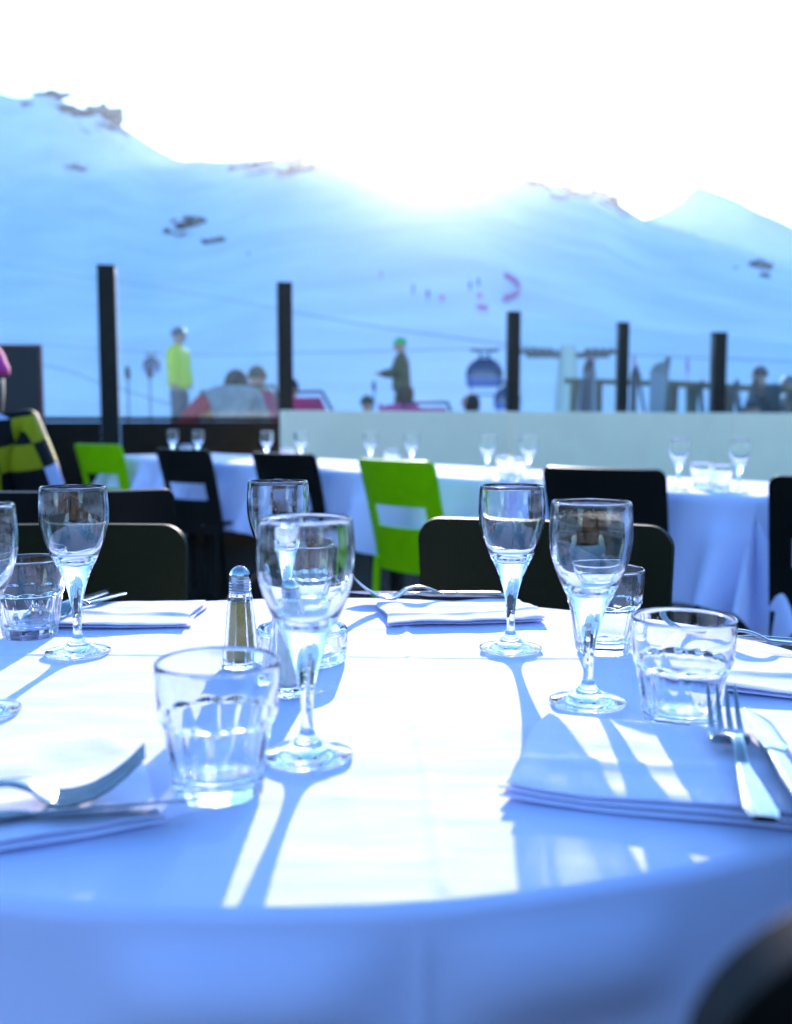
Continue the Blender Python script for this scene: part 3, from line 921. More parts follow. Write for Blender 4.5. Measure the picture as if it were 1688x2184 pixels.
KNIFE = knife_mesh().build('knife', M['steel'], sharp=50)
def cut(proto, a, b, z, label, pitch=0, roll=0):
    """a handle end, b business end (xy)"""
    a, b = Vector(a), Vector(b); rz = math.atan2(b.y - a.y, b.x - a.x)
    o = place(proto, (a.x, a.y, z), 0, label, proto.name.split('.')[0], 'cutlery on the oval table')
    o.rotation_euler = (roll, pitch, rz)
    o.cycles.is_caustics_caster = False
    return o
# ------------------------------------------------------------------ napkins
def napkin(c, rz, wx, ly, layers, th, seed, label, wob=.003, fan=.004):
    vs = []; fs = []; nx, ny = 44, 32
    for l in range(layers):
        z0 = .0006 + l * th
        ox, oy = random.uniform(-fan, fan), random.uniform(-fan, fan); rr_ = random.uniform(-.018, .018)
        base = len(vs)
        for side in (0, 1):
            for i in range(nx + 1):
                for j in range(ny + 1):
                    u, v = i / nx - .5, j / ny - .5
                    x, y = u * wx + ox, v * ly + oy
                    x, y = x - y * rr_, y + x * rr_
                    x += .0025 * math.sin(v * 7 + seed + l * .3); y += .0025 * math.sin(u * 8 + seed * 2 + l * .3)
                    g = noise.noise(Vector((x * 16 + seed, y * 20, seed))) * wob + noise.noise(Vector((x * 45 + seed, y * 45, seed))) * wob * .25
                    g += wob * .9 * math.exp(-((v + .12 + .1 * math.sin(u * 3 + seed)) / .06) ** 2)
                    edge = min(.5 - abs(u), .5 - abs(v))
                    fl = min(1, edge / .05)
                    z = z0 + (g + wob) * (.35 + .65 * l / max(1, layers - 1)) * .8 + side * th * .8 * math.sqrt(max(0, 1 - (1 - fl) ** 2) * .75 + .25) 
                    vs.append((x, y, z))
        S = (nx + 1) * (ny + 1)
        def id_(s, i, j): return base + s * S + i * (ny + 1) + j
        for i in range(nx):
            for j in range(ny):
                fs.append([id_(1, i, j), id_(1, i + 1, j), id_(1, i + 1, j + 1), id_(1, i, j + 1)])
                fs.append([id_(0, i, j), id_(0, i, j + 1), id_(0, i + 1, j + 1), id_(0, i + 1, j)])
        for i in range(nx):
            for j in (0, ny): fs.append([id_(0, i, j), id_(0, i + 1, j), id_(1, i + 1, j), id_(1, i, j)])
        for j in range(ny):
            for i in (0, nx): fs.append([id_(0, i, j), id_(0, i, j + 1), id_(1, i, j + 1), id_(1, i, j)])
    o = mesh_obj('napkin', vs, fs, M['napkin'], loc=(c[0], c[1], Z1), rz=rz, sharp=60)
    o.cycles.is_caustics_receiver = True
    return tag(o, label, 'napkin', 'folded white napkins')
napkin((.2016, .645), R(-18), .232, .158, 3, .0032, 3.1, 'thick folded white napkin at the front right, striped with glass shadows', .0035, .003)
napkin((-.275, .607), R(24), .22, .185, 2, .0026, 7.7, 'folded white napkin at the front left under a fork and knife', .0035)
napkin((.075, 1.195), R(7), .185, .125, 2, .0028, 1.9, 'folded white napkin at the far side of the table right of centre', .0035)
napkin((-.335, 1.180), R(1), .19, .135, 2, .0026, 5.3, 'folded white napkin at the far left with one sunlit corner', .003)
napkin((.345, .90), R(-28), .20, .135, 2, .0030, 9.2, 'folded white napkin at the right behind the right front tumbler', .0035)

cut(FORK, (.203, .530), (.236, .700), Z1 + .016, 'fork lying tines up on the front right napkin')
cut(KNIFE, (.232, .530), (.262, .72), Z1 + .017, 'bright broad knife beside the fork on the front right napkin', roll=R(12))
cut(FORK, (-.337, .543), (-.150, .594), Z1 + .010, 'fork with raised tines on the front left napkin', roll=R(4))
cut(KNIFE, (-.318, .530), (-.120, .573), Z1 + .009, 'knife along the front edge of the front left napkin', roll=R(-25))
cut(FORK, (.135, 1.275), (-.055, 1.245), Z1 + .010, 'fork with raised tines on the far napkin right of centre')
cut(KNIFE, (.140, 1.262), (-.05, 1.285), Z1 + .009, 'knife glinting behind the fork on the far napkin', roll=R(20))
cut(FORK, (.45, .955), (.275, 1.015), Z1 + .011, 'fork on the right napkin seen through the tumbler')
cut(KNIFE, (.46, .975), (.28, 1.04), Z1 + .010, 'knife on the right napkin behind the tumbler', roll=R(15))
cut(FORK, (-.355, 1.275), (-.405, 1.10), Z1 + .009, 'fork on the far left napkin behind the left tumbler')
cut(KNIFE, (-.42, 1.10), (-.385, 1.29), Z1 + .009, 'knife on the far left napkin behind the left tumbler')

# ------------------------------------------------------------------ chairs
def sheet_solid(fn, nu, nv, th, keep=None):
    """front and back skins from a grid fn(u,v)->(pos, normal) with side walls; keep(u,v) tells which cells exist"""
    P = [[None] * (nv + 1) for _ in range(nu + 1)]
    vs = []
    for i in range(nu + 1):
        for j in range(nv + 1):
            p, n = fn(i / nu * 2 - 1, j / nv); vs.append(p + n * th / 2); vs.append(p - n * th / 2)
    def vi(i, j, s): return 2 * (i * (nv + 1) + j) + s
    cell = [[(keep is None or keep((i + .5) / nu * 2 - 1, (j + .5) / nv)) for j in range(nv)] for i in range(nu)]
    fs = []
    for i in range(nu):
        for j in range(nv):
            if not cell[i][j]: continue
            fs.append([vi(i, j, 0), vi(i + 1, j, 0), vi(i + 1, j + 1, 0), vi(i, j + 1, 0)])
            fs.append([vi(i, j, 1), vi(i, j + 1, 1), vi(i + 1, j + 1, 1), vi(i + 1, j, 1)])
            for di, dj, a, b in ((-1, 0, (i, j), (i, j + 1)), (1, 0, (i + 1, j), (i + 1, j + 1)), (0, -1, (i, j), (i + 1, j)), (0, 1, (i, j + 1), (i + 1, j + 1))):
                ii, jj = i + di, j + dj
                if not (0 <= ii < nu and 0 <= jj < nv) or not cell[ii][jj]:
                    fs.append([vi(*a, 0), vi(*b, 0), vi(*b, 1), vi(*a, 1)])
    used_ = sorted({k for f in fs for k in f}); mp = {k: n for n, k in enumerate(used_)}
    return [vs[k] for k in used_], [[mp[k] for k in f] for f in fs]
def chair(material, hole, label, loc, rz, group, w=.42, round_=.03, curve=.045, lean=.07, topz=.83):
    """faces local +y; back at local -y"""
    e = empty('chair', loc, rz, label, 'chair', group)
    def fn(u, v):
        u = math.sin(u * PI / 2)
        zt = topz
        a = abs(u) * w / 2; lim = w / 2 - round_
        if a > lim: zt = topz - round_ + math.sqrt(max(0, round_ ** 2 - (a - lim) ** 2))
        z = .385 + (zt - .385) * v
        x = u * w / 2 * (1 - .06 * (1 - v))
        y = -.20 - lean * ((z - .385) / .445) ** 1.3 + curve * u * u
        n = Vector((-2 * curve * u / (w / 2), 1, lean / .445)).normalized()
        return Vector((x, y, z)), n
    keep = None
    if hole: keep = lambda u, v: not (abs(u) < .50 and .40 < v < .60)
    vs, fs = sheet_solid(fn, 64, 40, .014, keep)
    b = mesh_obj('backrest', vs, fs, material, e, sharp=50); bevel(b, .003, 2, 50)
    # seat, a dished rounded slab
    vs = []; fs = []; n = 40
    for rr_, zz in ((0.02, .438), (.5, .440), (.86, .447), (.97, .452), (1.0, .446), (.98, .436), (.85, .428), (.02, .424)):
        for k in range(n):
            a = 2 * PI * k / n; c, s = math.cos(a), math.sin(a); q = (abs(c) ** 4 + abs(s) ** 4) ** (-.25)
            vs.append((rr_ * c * q * w * .5, rr_ * s * q * .205 + .005, zz))
    for i in range(7):
        for k in range(n):
            a, b2 = i * n + k, i * n + (k + 1) % n; fs.append([a, b2, b2 + n, a + n])
    fs += [list(range(n)), list(range(7 * n, 8 * n))]
    mesh_obj('seat', vs, fs, material, e, sharp=50)
    for sx in (-1, 1):
        for sy in (-1, 1):
            m = MB(); x, y = sx * w * .43, .175 if sy > 0 else -.175
            m.sweep([((x, y, .43), (.018, 0, 0), (0, .014, 0)), ((x * 1.02, y * 1.06, .22), (.016, 0, 0), (0, .012, 0)), ((x * 1.06, y * 1.2, 0), (.012, 0, 0), (0, .010, 0))], 10, 3)
            m.build('leg', material, e, sharp=50)
    return e
def chair_at(xpx, Y, yaw, **k):
    """top middle of the backrest at photo column xpx, forward distance Y"""
    c = pt(xpx, 960, Y); rz = yaw
    back = Vector((-math.sin(rz), math.cos(rz), 0)) * .25
    return chair(loc=(c.x + back.x, c.y + back.y, 0), rz=rz, **k)
ROWYAW = math.atan2(RN.y, RN.x) - PI / 2       # facing the row of tables
GR = 'chairs along the row of tables'
chair_at(1285, 3.22, R(-34), material=M['black'], hole=True, label='black chair facing the nearest laid table, right of centre', group=GR, curve=.05, lean=.10)
chair_at(842, 3.85, ROWYAW + .05, material=M['green'], hole=True, label='bright green chair in the middle with a slot in its back', group=GR, curve=.05, lean=.10)
chair_at(603, 4.6, ROWYAW + .16, material=M['black'], hole=True, label='black chair just left of the near green chair', group=GR, curve=.05, lean=.10)
chair_at(388, 5.2, ROWYAW + .2, material=M['black'], hole=True, label='black chair with a white slot right of the far green chair', group=GR, curve=.05, lean=.10)
chair_at(208, 6.1, ROWYAW + .28, material=M['green'], hole=True, label='smaller bright green chair at the far left by the dark wall', group=GR, curve=.05, lean=.10)
chair_at(1818, 2.72, R(-22), material=M['black'], hole=True, label='black chair with a slotted back cut off by the right edge of the photo', group=GR, curve=.05, lean=.10)
GN = 'chairs around the oval table'
chair_at(1180, 1.615, R(159), material=M['olive'], hole=False, label='wide dark chair across the table, backrest behind the two right wine glasses', group=GN, w=.40, round_=.035, curve=.02, lean=-.02)
chair_at(139, 1.57, R(183), material=M['olive'], hole=False, label='dark chair across the table at the left, behind the left wine glass', group=GN, w=.40, round_=.035, curve=.02, lean=-.02)
chair_at(120, 2.05, R(8), material=M['black'], hole=False, label='black chair with a dipped top edge behind the left dark chair', group=GR, w=.46, round_=.02, curve=.06, topz=.84)
# near side chairs, cut by the lower corners of the photo
def near_chair(corner, yaw, side, label):
    """corner: xy of one top corner of the backrest; side -1 for its left corner seen from the camera, 1 for its right corner"""
    w_ = .42; rz = yaw
    lx = Vector((math.cos(rz), math.sin(rz), 0)); ly = Vector((-math.sin(rz), math.cos(rz), 0))
    loc = Vector((corner[0], corner[1], 0)) - lx * (side * w_ / 2) + ly * (.20 + .07 - .03)
    return chair(M['black'], True, label, (loc.x, loc.y, 0), rz, GN, w=w_, round_=.04, curve=.03, topz=.880)
near_chair((.069, .223), R(18), -1, 'black chair back cut off by the bottom right corner of the photo')

# ------------------------------------------------------------------ people
def person_base(name, loc, rz, label, group=None):
    return empty(name, loc, rz, label, 'person', group)
def hat(parent, c, r, material, h=.9, tilt=0.0, brim=False):
    m = MB(); pr = []
    for i in range(10):
        a = i / 9 * PI / 2; pr.append((r * math.cos(a), r * h * math.sin(a)))
    pr = [(r * .98, -r * .25), (r * 1.05, -r * .22), (r * 1.06, -.0)] + pr[1:]
    m.lathe(pr, 24, c, Matrix.Rotation(tilt, 3, 'Y'))
    return m.build('hat', material, parent)
def head_chain(n, fwd):
    """neck to crown plus nose, fwd = facing unit vector"""
    x, y, z = n; f = Vector(fwd)
    mid = (x + f.x * .03, y + f.y * .03, z + .12, (.098, .112))
    return [[(x, y, z, .062), (x + f.x * .02, y + f.y * .02, z + .05, .072), mid, (x + f.x * .022, y + f.y * .022, z + .20, (.098, .108)), (x + f.x * .02, y + f.y * .02, z + .235, .06)],
            [mid, (x + f.x * .145, y + f.y * .145, z + .115, .018)]]
def stander(name, loc, rz, label, jacket, trousers, hatm, arms, hatr=.112, group=None, helmet=False):
    """facing local +x; arms: two chains of offsets shoulder->hand"""
    e = person_base(name, loc, rz, label, group)
    hip = (0, 0, .92)
    legs = [[(0, 0, .92, .12), (0, s * .10, .84, .095), (.03, s * .12, .48, .062), (.0, s * .13, .09, .045), (.13, s * .135, .045, .04)] for s in (-1, 1)]
    torso = [(0, 0, .92, .12), (.01, 0, 1.10, .115), (0, 0, 1.30, .13), (0, 0, 1.43, .065), (0, 0, 1.465, .062)]
    arm = [[(0, 0, 1.30, .13), (0, s * .17, 1.37, .06)] + [(p[0], s * p[1], p[2], r) for p, r in zip(a, (.046, .038, .03))] for s, a in zip((-1, 1), arms)]
    skin('body', [torso] + legs + arm + head_chain((0, 0, 1.465), (1, 0, 0)), M['skin'], e)
    jk = [[(0, 0, .78, (.185, .21)), (.0, 0, .95, (.175, .205)), (.01, 0, 1.12, (.17, .205)), (0, 0, 1.30, (.17, .21)), (0, 0, 1.42, .10), (0, 0, 1.50, .082)]]
    for s, a in zip((-1, 1), arms):
        jk.append([(0, 0, 1.30, (.145, .19)), (0, s * .20, 1.36, .10)] + [(p[0], s * p[1], p[2], r) for p, r in zip(a[:2], (.082, .07))])
    skin('jacket', jk, jacket, e)
    for s in (-1, 1):
        skin('trouser_leg', [[(0, s * .085, .86, .115), (.03, s * .12, .5, .088), (.0, s * .13, .14, .085)]], trousers, e)
        skin('boot', [[(-.03, s * .13, .20, .06), (-.03, s * .13, .06, .062), (.14, s * .135, .05, .048)]], M['legblack'], e)
    hat(e, (.022, 0, 1.635), hatr * .93, hatm, 1.0 if not helmet else .95)
    return e
def sitter(name, loc, rz, label, jacket, hatm, hair=None, lean=0.1, group=None, arm2=None, trousers='greypants', big=1.0, sleeve=None, duck=.03):
    """sitting, facing local +x, seat height .42; duck lowers the head between the shoulders"""
    e = person_base(name, loc, rz, label, group)
    sx = -lean
    e.scale = (big, big, big)
    hz_ = 1.02 - duck; hx = sx * 1.15 + duck * .8
    torso = [(0, 0, .48, .13), (sx * .4, 0, .68, .125), (sx, 0, .88, .135), (hx, 0, hz_, .062)]
    legs = [[(0, 0, .48, .13), (.10, s * .10, .48, .09), (.45, s * .12, .50, .065), (.50, s * .12, .08, .045), (.62, s * .125, .045, .04)] for s in (-1, 1)]
    a = arm2 or [(.06, .26, .68), (.26, .20, .62), (.34, .18, .62)]
    arms = [[(sx, 0, .88, .135), (sx, s * .17, .94, .06)] + [(p[0] + sx * .5, s * p[1], p[2], r) for p, r in zip(a, (.046, .038, .03))] for s in (-1, 1)]
    skin('body', [torso] + legs + arms + head_chain((hx, 0, hz_), (1, 0, 0)), M['skin'], e)
    jk = [[(0, 0, .46, (.18, .21)), (sx * .4, 0, .66, (.175, .205)), (sx, 0, .86, (.18, .215)), (sx * .9 + hx * .1, 0, .98, .13), (hx * .6 + sx * .4, 0, min(1.05, hz_ + .04), .09)]]
    for s in (-1, 1):
        jk.append([(sx, 0, .86, (.18, .215)), (sx, s * .20, .94, .11)] + [(p[0] + sx * .5, s * p[1], p[2], r) for p, r in zip(a[:2], (.09, .07))])
    skin('jacket', jk, jacket, e)
    skin('trousers', [[(0, 0, .47, .14), (.10, s * .10, .47, .11), (.45, s * .12, .49, .085), (.50, s * .12, .14, .075)] for s in (-1, 1)], M[trousers], e)
    if sleeve: skin('sleeve', [[(sx - .02, .19, .97, .11), (.04, .40, .80, .10), (.06, .62, .60, .085)]], sleeve, e)
    if hair:
        m = MB(); pr = [(.102 * math.cos(a_), .10 * math.sin(a_)) for a_ in [i / 9 * PI / 2 for i in range(10)]]
        m.lathe([(.075, -.15), (.10, -.10), (.106, -.04)] + pr, 24, (hx + .008, 0, hz_ + .155)); m.build('hair', hair, e)
    else: hat(e, (hx + .022, 0, hz_ + .17), .107, hatm, 1.1)
    return e

# seated person with the checked jacket, left edge
def checked_person():
    loc = pt(-44, 960, 3.5); loc.z = 0
    e = person_base('person', loc, R(76), 'seated person in a checked black and yellow jacket and magenta hat at the left edge')
    sx = -.05; HX, HY = sx + .02, .0
    tor = [(0, 0, .48, .13), (-.02, 0, .66, .125), (sx, .01, .86, .14), (sx, .04, .99, .055), (HX, HY, .985, .062)]
    arms = [[(sx, .01, .86, .14), (sx, s * .17, .94, .06), (.0, s * .25, .68, .045), (.18, s * .19, .62, .036), (.27, s * .16, .63, .03)] for s in (-1, 1)]
    legs = [[(0, 0, .48, .13), (.10, s * .1, .48, .09), (.45, s * .12, .5, .065), (.5, s * .12, .08, .045), (.62, s * .125, .045, .04)] for s in (-1, 1)]
    skin('body', [tor] + arms + legs + head_chain((HX, HY, .985), (.93, .38, 0)), M['skin'], e)
    jk = [[(0, 0, .44, (.17, .21)), (-.02, 0, .64, (.165, .205)), (sx, 0, .86, (.165, .205)), (sx, .0, .98, .12), (sx, .0, 1.05, .09)]]
    for s in (-1, 1): jk.append([(sx, 0, .86, (.165, .205)), (sx, s * .20, .94, .105), (.0, s * .255, .68, .09), (.18, s * .19, .62, .07)])
    skin('jacket', jk, M['check'], e)
    skin('collar', [[(sx + .01, .0, 1.02, .096), (sx + .015, .0, 1.07, .094)]], M['white'], e)
    skin('glove', [[(.16, -.20, .625, .066), (.23, -.18, .62, .058), (.31, -.155, .63, .044)]], M['glove'], e)
    skin('trousers', [[(0, 0, .46, .14), (.10, s * .10, .47, .11), (.45, s * .12, .49, .085), (.50, s * .12, .14, .075)] for s in (-1, 1)], M['blackcloth'], e)
    m = MB(); pr = [(.118 * math.cos(a), .1 * math.sin(a)) for a in [i / 9 * PI / 2 for i in range(10)]]
    m.lathe([(.075, -.17), (.108, -.13), (.118, -.05)] + pr, 24, (HX - .012, HY + .004, 1.125)); m.build('hair', M['hair'], e)
    hat(e, (HX + .004, HY, 1.165), .118, M['magenta'], .95)
checked_person()
chair_at(-60, 3.45, R(-30), material=M['black'], hole=True, label='black chair under the person in the checked jacket', group=GR)

# on the snow beyond the screen
def snow_base(x, Y): return on_snow(x, Y, .02)
ARM_DOWN = [[(.02, .25, 1.10), (.06, .27, .86), (.08, .27, .80)]] * 2
ARM_FWD = [[(.10, .23, 1.14), (.34, .15, 1.12), (.43, .14, 1.13)]] * 2
stander('person', snow_base(382, 17.2), R(-15), 'standing skier in a yellow jacket, grey trousers and grey helmet beyond the left screen', M['yellow'], M['greypants'], M['helmet'], ARM_DOWN, .125, helmet=True).scale = (1.13, 1.13, 1.13)
stander('person', snow_base(856, 17.0), R(172), 'standing person in a khaki jacket and green hat holding something out', M['khaki'], M['khaki'], M['hatgreen'], ARM_FWD, .118)
def seat_on(x, ytop, Y, htop=1.31):
    """base so that the head top meets photo row ytop"""
    p = pt(x, ytop, Y); p.z -= htop; return p
SG = 'people seated on the snow terrace'
def terrace_chair(loc, rz, label, material):
    """low deck chair: tube frame and fabric sling; faces local +x"""
    e = empty('deck_chair', loc, rz, label, 'deck chair', 'pink deck chairs on the snow')
    for s in (-1, 1):
        m = MB(); m.tube([(.55, s * .28, .0), (.10, s * .28, .30), (-.45, s * .28, .86)], .016, 8); m.build('side_rail', M['sheave'], e)
        m = MB(); m.tube([(-.45, s * .30, 0), (.0, s * .30, .34), (.55, s * .30, .46)], .014, 8); m.build('leg', M['sheave'], e)
    m = MB(); m.tube([(-.45, -.28, .86), (-.45, .28, .86)], .016, 8); m.tube([(.50, -.28, .44), (.50, .28, .44)], .014, 8); m.build('cross_bar', M['sheave'], e)
    def fn(u, v):
        x = .5 - .95 * v; z = .44 - .28 * math.sin(v * PI * .62) + .62 * v ** 1.8 
        return Vector((x, u * .265, z)), Vector((0.5, 0, .85))
    vs, fs = sheet_solid(fn, 8, 20, .006); mesh_obj('sling', vs, fs, material, e, sharp=60)
    return e
def chair_top(x, ytop, Y): p = pt(x, ytop, Y); p.z -= .87; return p
sitter('person', seat_on(497, 786, 9.6, 1.22 * 1.06), R(80), 'seated person in a grey jacket with one red sleeve left of the second post', M['greycoat'], M['hatdark'], lean=.02, group=SG, big=1.06, sleeve=M['red'], duck=.09)
sitter('person', seat_on(552, 770, 11.5, 1.33), R(75), 'seated person in khaki with a brown hat, next to the second post', M['khaki'], M['hatbrown'], group=SG)
sitter('person', seat_on(625, 800, 12.8), R(60), 'person in a dark red jacket half hidden by the second post', M['red'], M['hatdark'], group=SG)
sitter('person', seat_on(782, 838, 15.5), R(95), 'small seated person in a red jacket left of the khaki stander', M['red'], M['hatbrown'], group=SG)
sitter('person', seat_on(870, 806, 11.6), R(60), 'seated person in a pink jacket in front of the khaki stander', M['pink'], M['hatbrown'], hair=M['hatbrown'], group=SG)
sitter('person', seat_on(993, 828, 13.0), R(165), 'seated dark-haired person in a light grey jacket left of the middle post', M['greycoat'], None, hair=M['hair'], group=SG)
sitter('person', seat_on(1640, 777, 13.9, 1.30), R(190), 'person in a black jacket with white collar and black hat at the right edge', M['blackcloth'], M['hatdark'], group=SG, lean=-.08)
sitter('person', seat_on(1672, 800, 14.6, 1.28), R(150), 'person with a grey hat behind the black jacketed person at the right edge', M['greycoat'], M['helmet'], group=SG)
sitter('person', seat_on(1600, 846, 13.6, 1.28), R(100), 'small seated person in a dark orange jacket right of the right post', M['orange'], M['hatdark'], group=SG)
terrace_chair(chair_top(690, 836, 11.0), R(60), 'pink deck chair right of the second dark post', M['pink'])
terrace_chair(chair_top(945, 858, 11.4), R(60), 'low pink deck chair in the middle beside the dark-haired person', M['pink'])
terrace_chair(chair_top(565, 824, 10.6), R(75), 'reddish deck chair under the khaki person by the second post', M['pink'])
terrace_chair(chair_top(1120, 884, 13.5), R(60), 'pink deck chair barely showing right of the middle post', M['pink'])

# poles with padded tops, piste poles
def marker(x, ytop, Y, label, padm, padh, padr, polem, group):
    p = pt(x, ytop, Y); g = on_snow(x, Y)
    e = empty('marker_pole', (p.x, p.y, g.z - .05), 0, label, 'marker pole', group); h = p.z - g.z + .05
    m = MB(); m.tube([(0, 0, 0), (0, 0, h - padh * .5)], .016, 8); m.build('pole', polem, e)
    m = MB(); m.tube([(0, 0, h - padh), (.01, 0, h - padh * .8), (-.005, 0, h - padh * .3), (.0, 0, h)], [padr * .5, padr, padr * .9, padr * .6], 10); m.build('pad', padm, e)
marker(271, 781, 20, 'thin pole with a black padded top, left of its twin', M['blackcloth'], .26, .055, M['skigrey'], 'black topped poles')
marker(318, 779, 20, 'thin pole with a black padded top, beside the yellow skier', M['blackcloth'], .26, .06, M['skigrey'], 'black topped poles')
marker(797, 812, 24, 'short dark topped pole left of the khaki stander', M['skigrey'], .25, .05, M['skigrey'], 'black topped poles')
for x, y, lab in [(1267, 740, 'pink piste pole above the left ski stack'), (1352, 755, 'pink piste pole right of the thin middle post'), (1466, 762, 'pink piste pole left of the right post')]:
    marker(x, y, 30, lab, M['netpink'], .45, .05, M['netpink'], 'pink piste poles')

# chairlift
def lift(x, ytop, Y, label, s=1.0, rz=0.0):
    p = pt(x, ytop, Y)
    e = empty('chairlift_cabin', p, rz, label, 'chairlift', 'chairlift carriers'); e.scale = (s, s, s)
    m = MB(); m.box((0, 0, -.06), (1.75, .14, .14)); m.box((-.75, 0, .02), (.4, .2, .12)); m.box((.75, 0, .02), (.4, .2, .12)); bevel(m.build('grip_beam', M['sheave'], e, smooth=False), .03)
    m = MB(); m.bar((-.38, 0, -.1), (-.22, 0, -.42), .10); m.bar((.38, 0, -.1), (.22, 0, -.42), .10); m.bar((-.3, 0, -.42), (.3, 0, -.42), .1); m.bar((-.24, 0, -.42), (-.6, 0, -.72), .12); m.bar((.24, 0, -.42), (.6, 0, -.72), .12); m.build('hanger', M['sheave'], e, smooth=False)
    def dome(z0, z1, mm, nm, wide):
        vs = []; fs = []; n = 32; k = 14
        for j in range(k + 1):
            z = z0 + (z1 - z0) * j / k
            t = (z + 1.75) / 1.25       # -1.. at top
            r = math.sqrt(max(.02, 1 - abs(t) ** 2.6)) if abs(t) < 1 else .14
            for i in range(n):
                a = 2 * PI * i / n; c, s_ = math.cos(a), math.sin(a); q = (abs(c) ** 3 + abs(s_) ** 3) ** (-1 / 3)
                vs.append((c * q * wide * r, s_ * q * .62 * r, z))
        for j in range(k):
            for i in range(n):
                a, b = j * n + i, j * n + (i + 1) % n; fs.append([a, b, b + n, a + n])
        fs += [list(range(n)), list(range(k * n, k * n + n))]
        mesh_obj(nm, vs, fs, mm, e, sharp=50)
    dome(-.55, -1.7, M['bubble'], 'bubble', 1.22); dome(-1.712, -2.4, M['bubblelow'], 'seat_shell', 1.20)
    m = MB(); m.bar((-.9, 0, -2.35), (-.8, -.5, -2.9), .07); m.bar((.9, 0, -2.35), (.8, -.5, -2.9), .07); m.bar((-.8, -.5, -2.9), (.8, -.5, -2.9), .09); m.build('footrest', M['sheave'], e, smooth=False)
    return e
lift(1033, 746, 30, 'dark blue bubble chairlift cabin hanging left of the middle post', .46)
lift(1082, 812, 27, 'second dark chairlift carrier, low and half hidden by the middle post', .32, R(25))
lift(322, 754, 36, 'small distant chairlift carrier left of the yellow skier', .26)
def cable(pts, r, label):
    P = catmull([tuple(p) for p in pts], 8); m = MB(); m.tube(P, r, 6); tag(m.build('lift_cable', M['sheave']), label, 'cable')
cable([pt(-300, 700, 46), pt(322, 752, 36), pt(640, 752, 33), pt(1033, 744, 30), pt(1210, 752, 28), pt(1800, 775, 24)], .012, 'thin lift cable running from the left slope to the pale pylon')
cable([pt(-400, 520, 90), pt(0, 566, 78), pt(420, 628, 62), pt(760, 690, 46), pt(1210, 751, 28.3)], .02, 'upper lift cable slanting across the left slope')
cable([pt(-300, 700, 40), pt(90, 778, 32), pt(210, 815, 28), pt(420, 880, 24)], .014, 'thin cable sloping down behind the left screen')
p = pt(1210, 752, 28); g = on_snow(1210, 28); K = .5
e = empty('lift_pylon', (p.x, p.y, g.z - .3), 0, 'pale lift pylon with sheaves seen through the right screen', 'pylon')
e.scale = (K, K, K); hh = (p.z - g.z + .3) / K
m = MB(); m.tube([(0, 0, 0), (0, 0, hh * .6), (0, 0, hh + .4)], [.75, .6, .45], 20); m.build('tower', M['pylon'], e, sharp=50)
m = MB(); m.box((0, 0, hh - .15), (4.6, .4, .3)); m.build('crossarm', M['sheave'], e, smooth=False)
for s in (-1, 1):
    m = MB()
    for k in range(5): m.lathe([(0, -.06), (.2, -.06), (.2, .06), (0, .06)], 14, (s * 1.9 + (k - 2) * .42, -.3, hh + .05), Matrix.Rotation(PI / 2, 3, 'X'))
    m.box((s * 1.9, -.2, hh + .02), (2.1, .08, .12)); m.build('sheave_train', M['sheave'], e, sharp=40)

# slalom gates, pink band, far skiers
for x, y, lab in [(942, 648, 'small pink slalom flag alone, left of the others'), (1022, 642, 'upper pink slalom flag of the group under the sun'), (1022, 668, 'lower left pink slalom flag'), (1034, 670, 'lower right pink slalom flag')]:
    p = hit(x, y + 6); d = p.y
    e = empty('slalom_flag', p - Vector((0, 0, .1)), 0, lab, 'flag', 'pink slalom flags'); e.scale = (.72, .72, .72)
    for s in (-1, 1):
        m = MB(); m.tube([(s * .38, 0, 0), (s * .38, 0, 2.0)], .03, 6); m.build('pole', M['netpink'], e)
    def fnf(u, v): return Vector((u * .36, .08 * math.sin(u * 2.5), 1.0 + .9 * v)), Vector((0, 1, 0))
    vs, fs = sheet_solid(fnf, 8, 4, .01); mesh_obj('flag_cloth', vs, fs, M['netpink'], e)
def pink_arc():  # curved pink band with thin uprights along a short arc
    path = [(1075, 594), (1092, 601), (1104, 611), (1109, 622), (1105, 632), (1092, 640), (1074, 646)]
    P = [hit(x, y) for x, y in path]; P = catmull([tuple(p) for p in P], 8)
    e = empty('safety_net', P[0], 0, 'curved pink safety net fence on the slope right of the sun', 'net'); o0 = Vector(P[0])
    def fn(u, v):
        t = (u + 1) / 2 * (len(P) - 1); i = min(int(t), len(P) - 2); q = P[i].lerp(P[i + 1], t - i) - o0
        return q + Vector((0, 0, -.2 + 1.25 * v)), Vector((.3, 1, 0)).normalized()
    vs, fs = sheet_solid(fn, 48, 2, .04); mesh_obj('netting', vs, fs, M['netpink'], e)
    for i in range(0, len(P), 8):
        q = P[i] - o0; m = MB(); m.tube([(q.x, q.y + .1, q.z - .4), (q.x, q.y + .1, q.z + 1.25)], .05, 6); m.build('post', M['netpink'], e)
pink_arc()
for x, y, lab in [(812, 595, 'tiny dark skier highest on the slope under the sun'), (912, 640, 'tiny dark skier left of the pink flags'), (1020, 612, 'tiny dark skier above the pink flags'), (1002, 620, 'tiny dark skier up left of the pink flags'), (880, 628, 'tiny dark skier between the second post and the flags'), (530, 548, 'tiny dark skier right of the mid-slope rocks')]:
    p = hit(x, y)
    stander('person', p - Vector((0, 0, .05)), random.uniform(0, 6), lab, M['skiblack'], M['skigrey'], M['hatdark'], ARM_FWD, group='far skiers on the slope').scale = (.8, .8, .8)

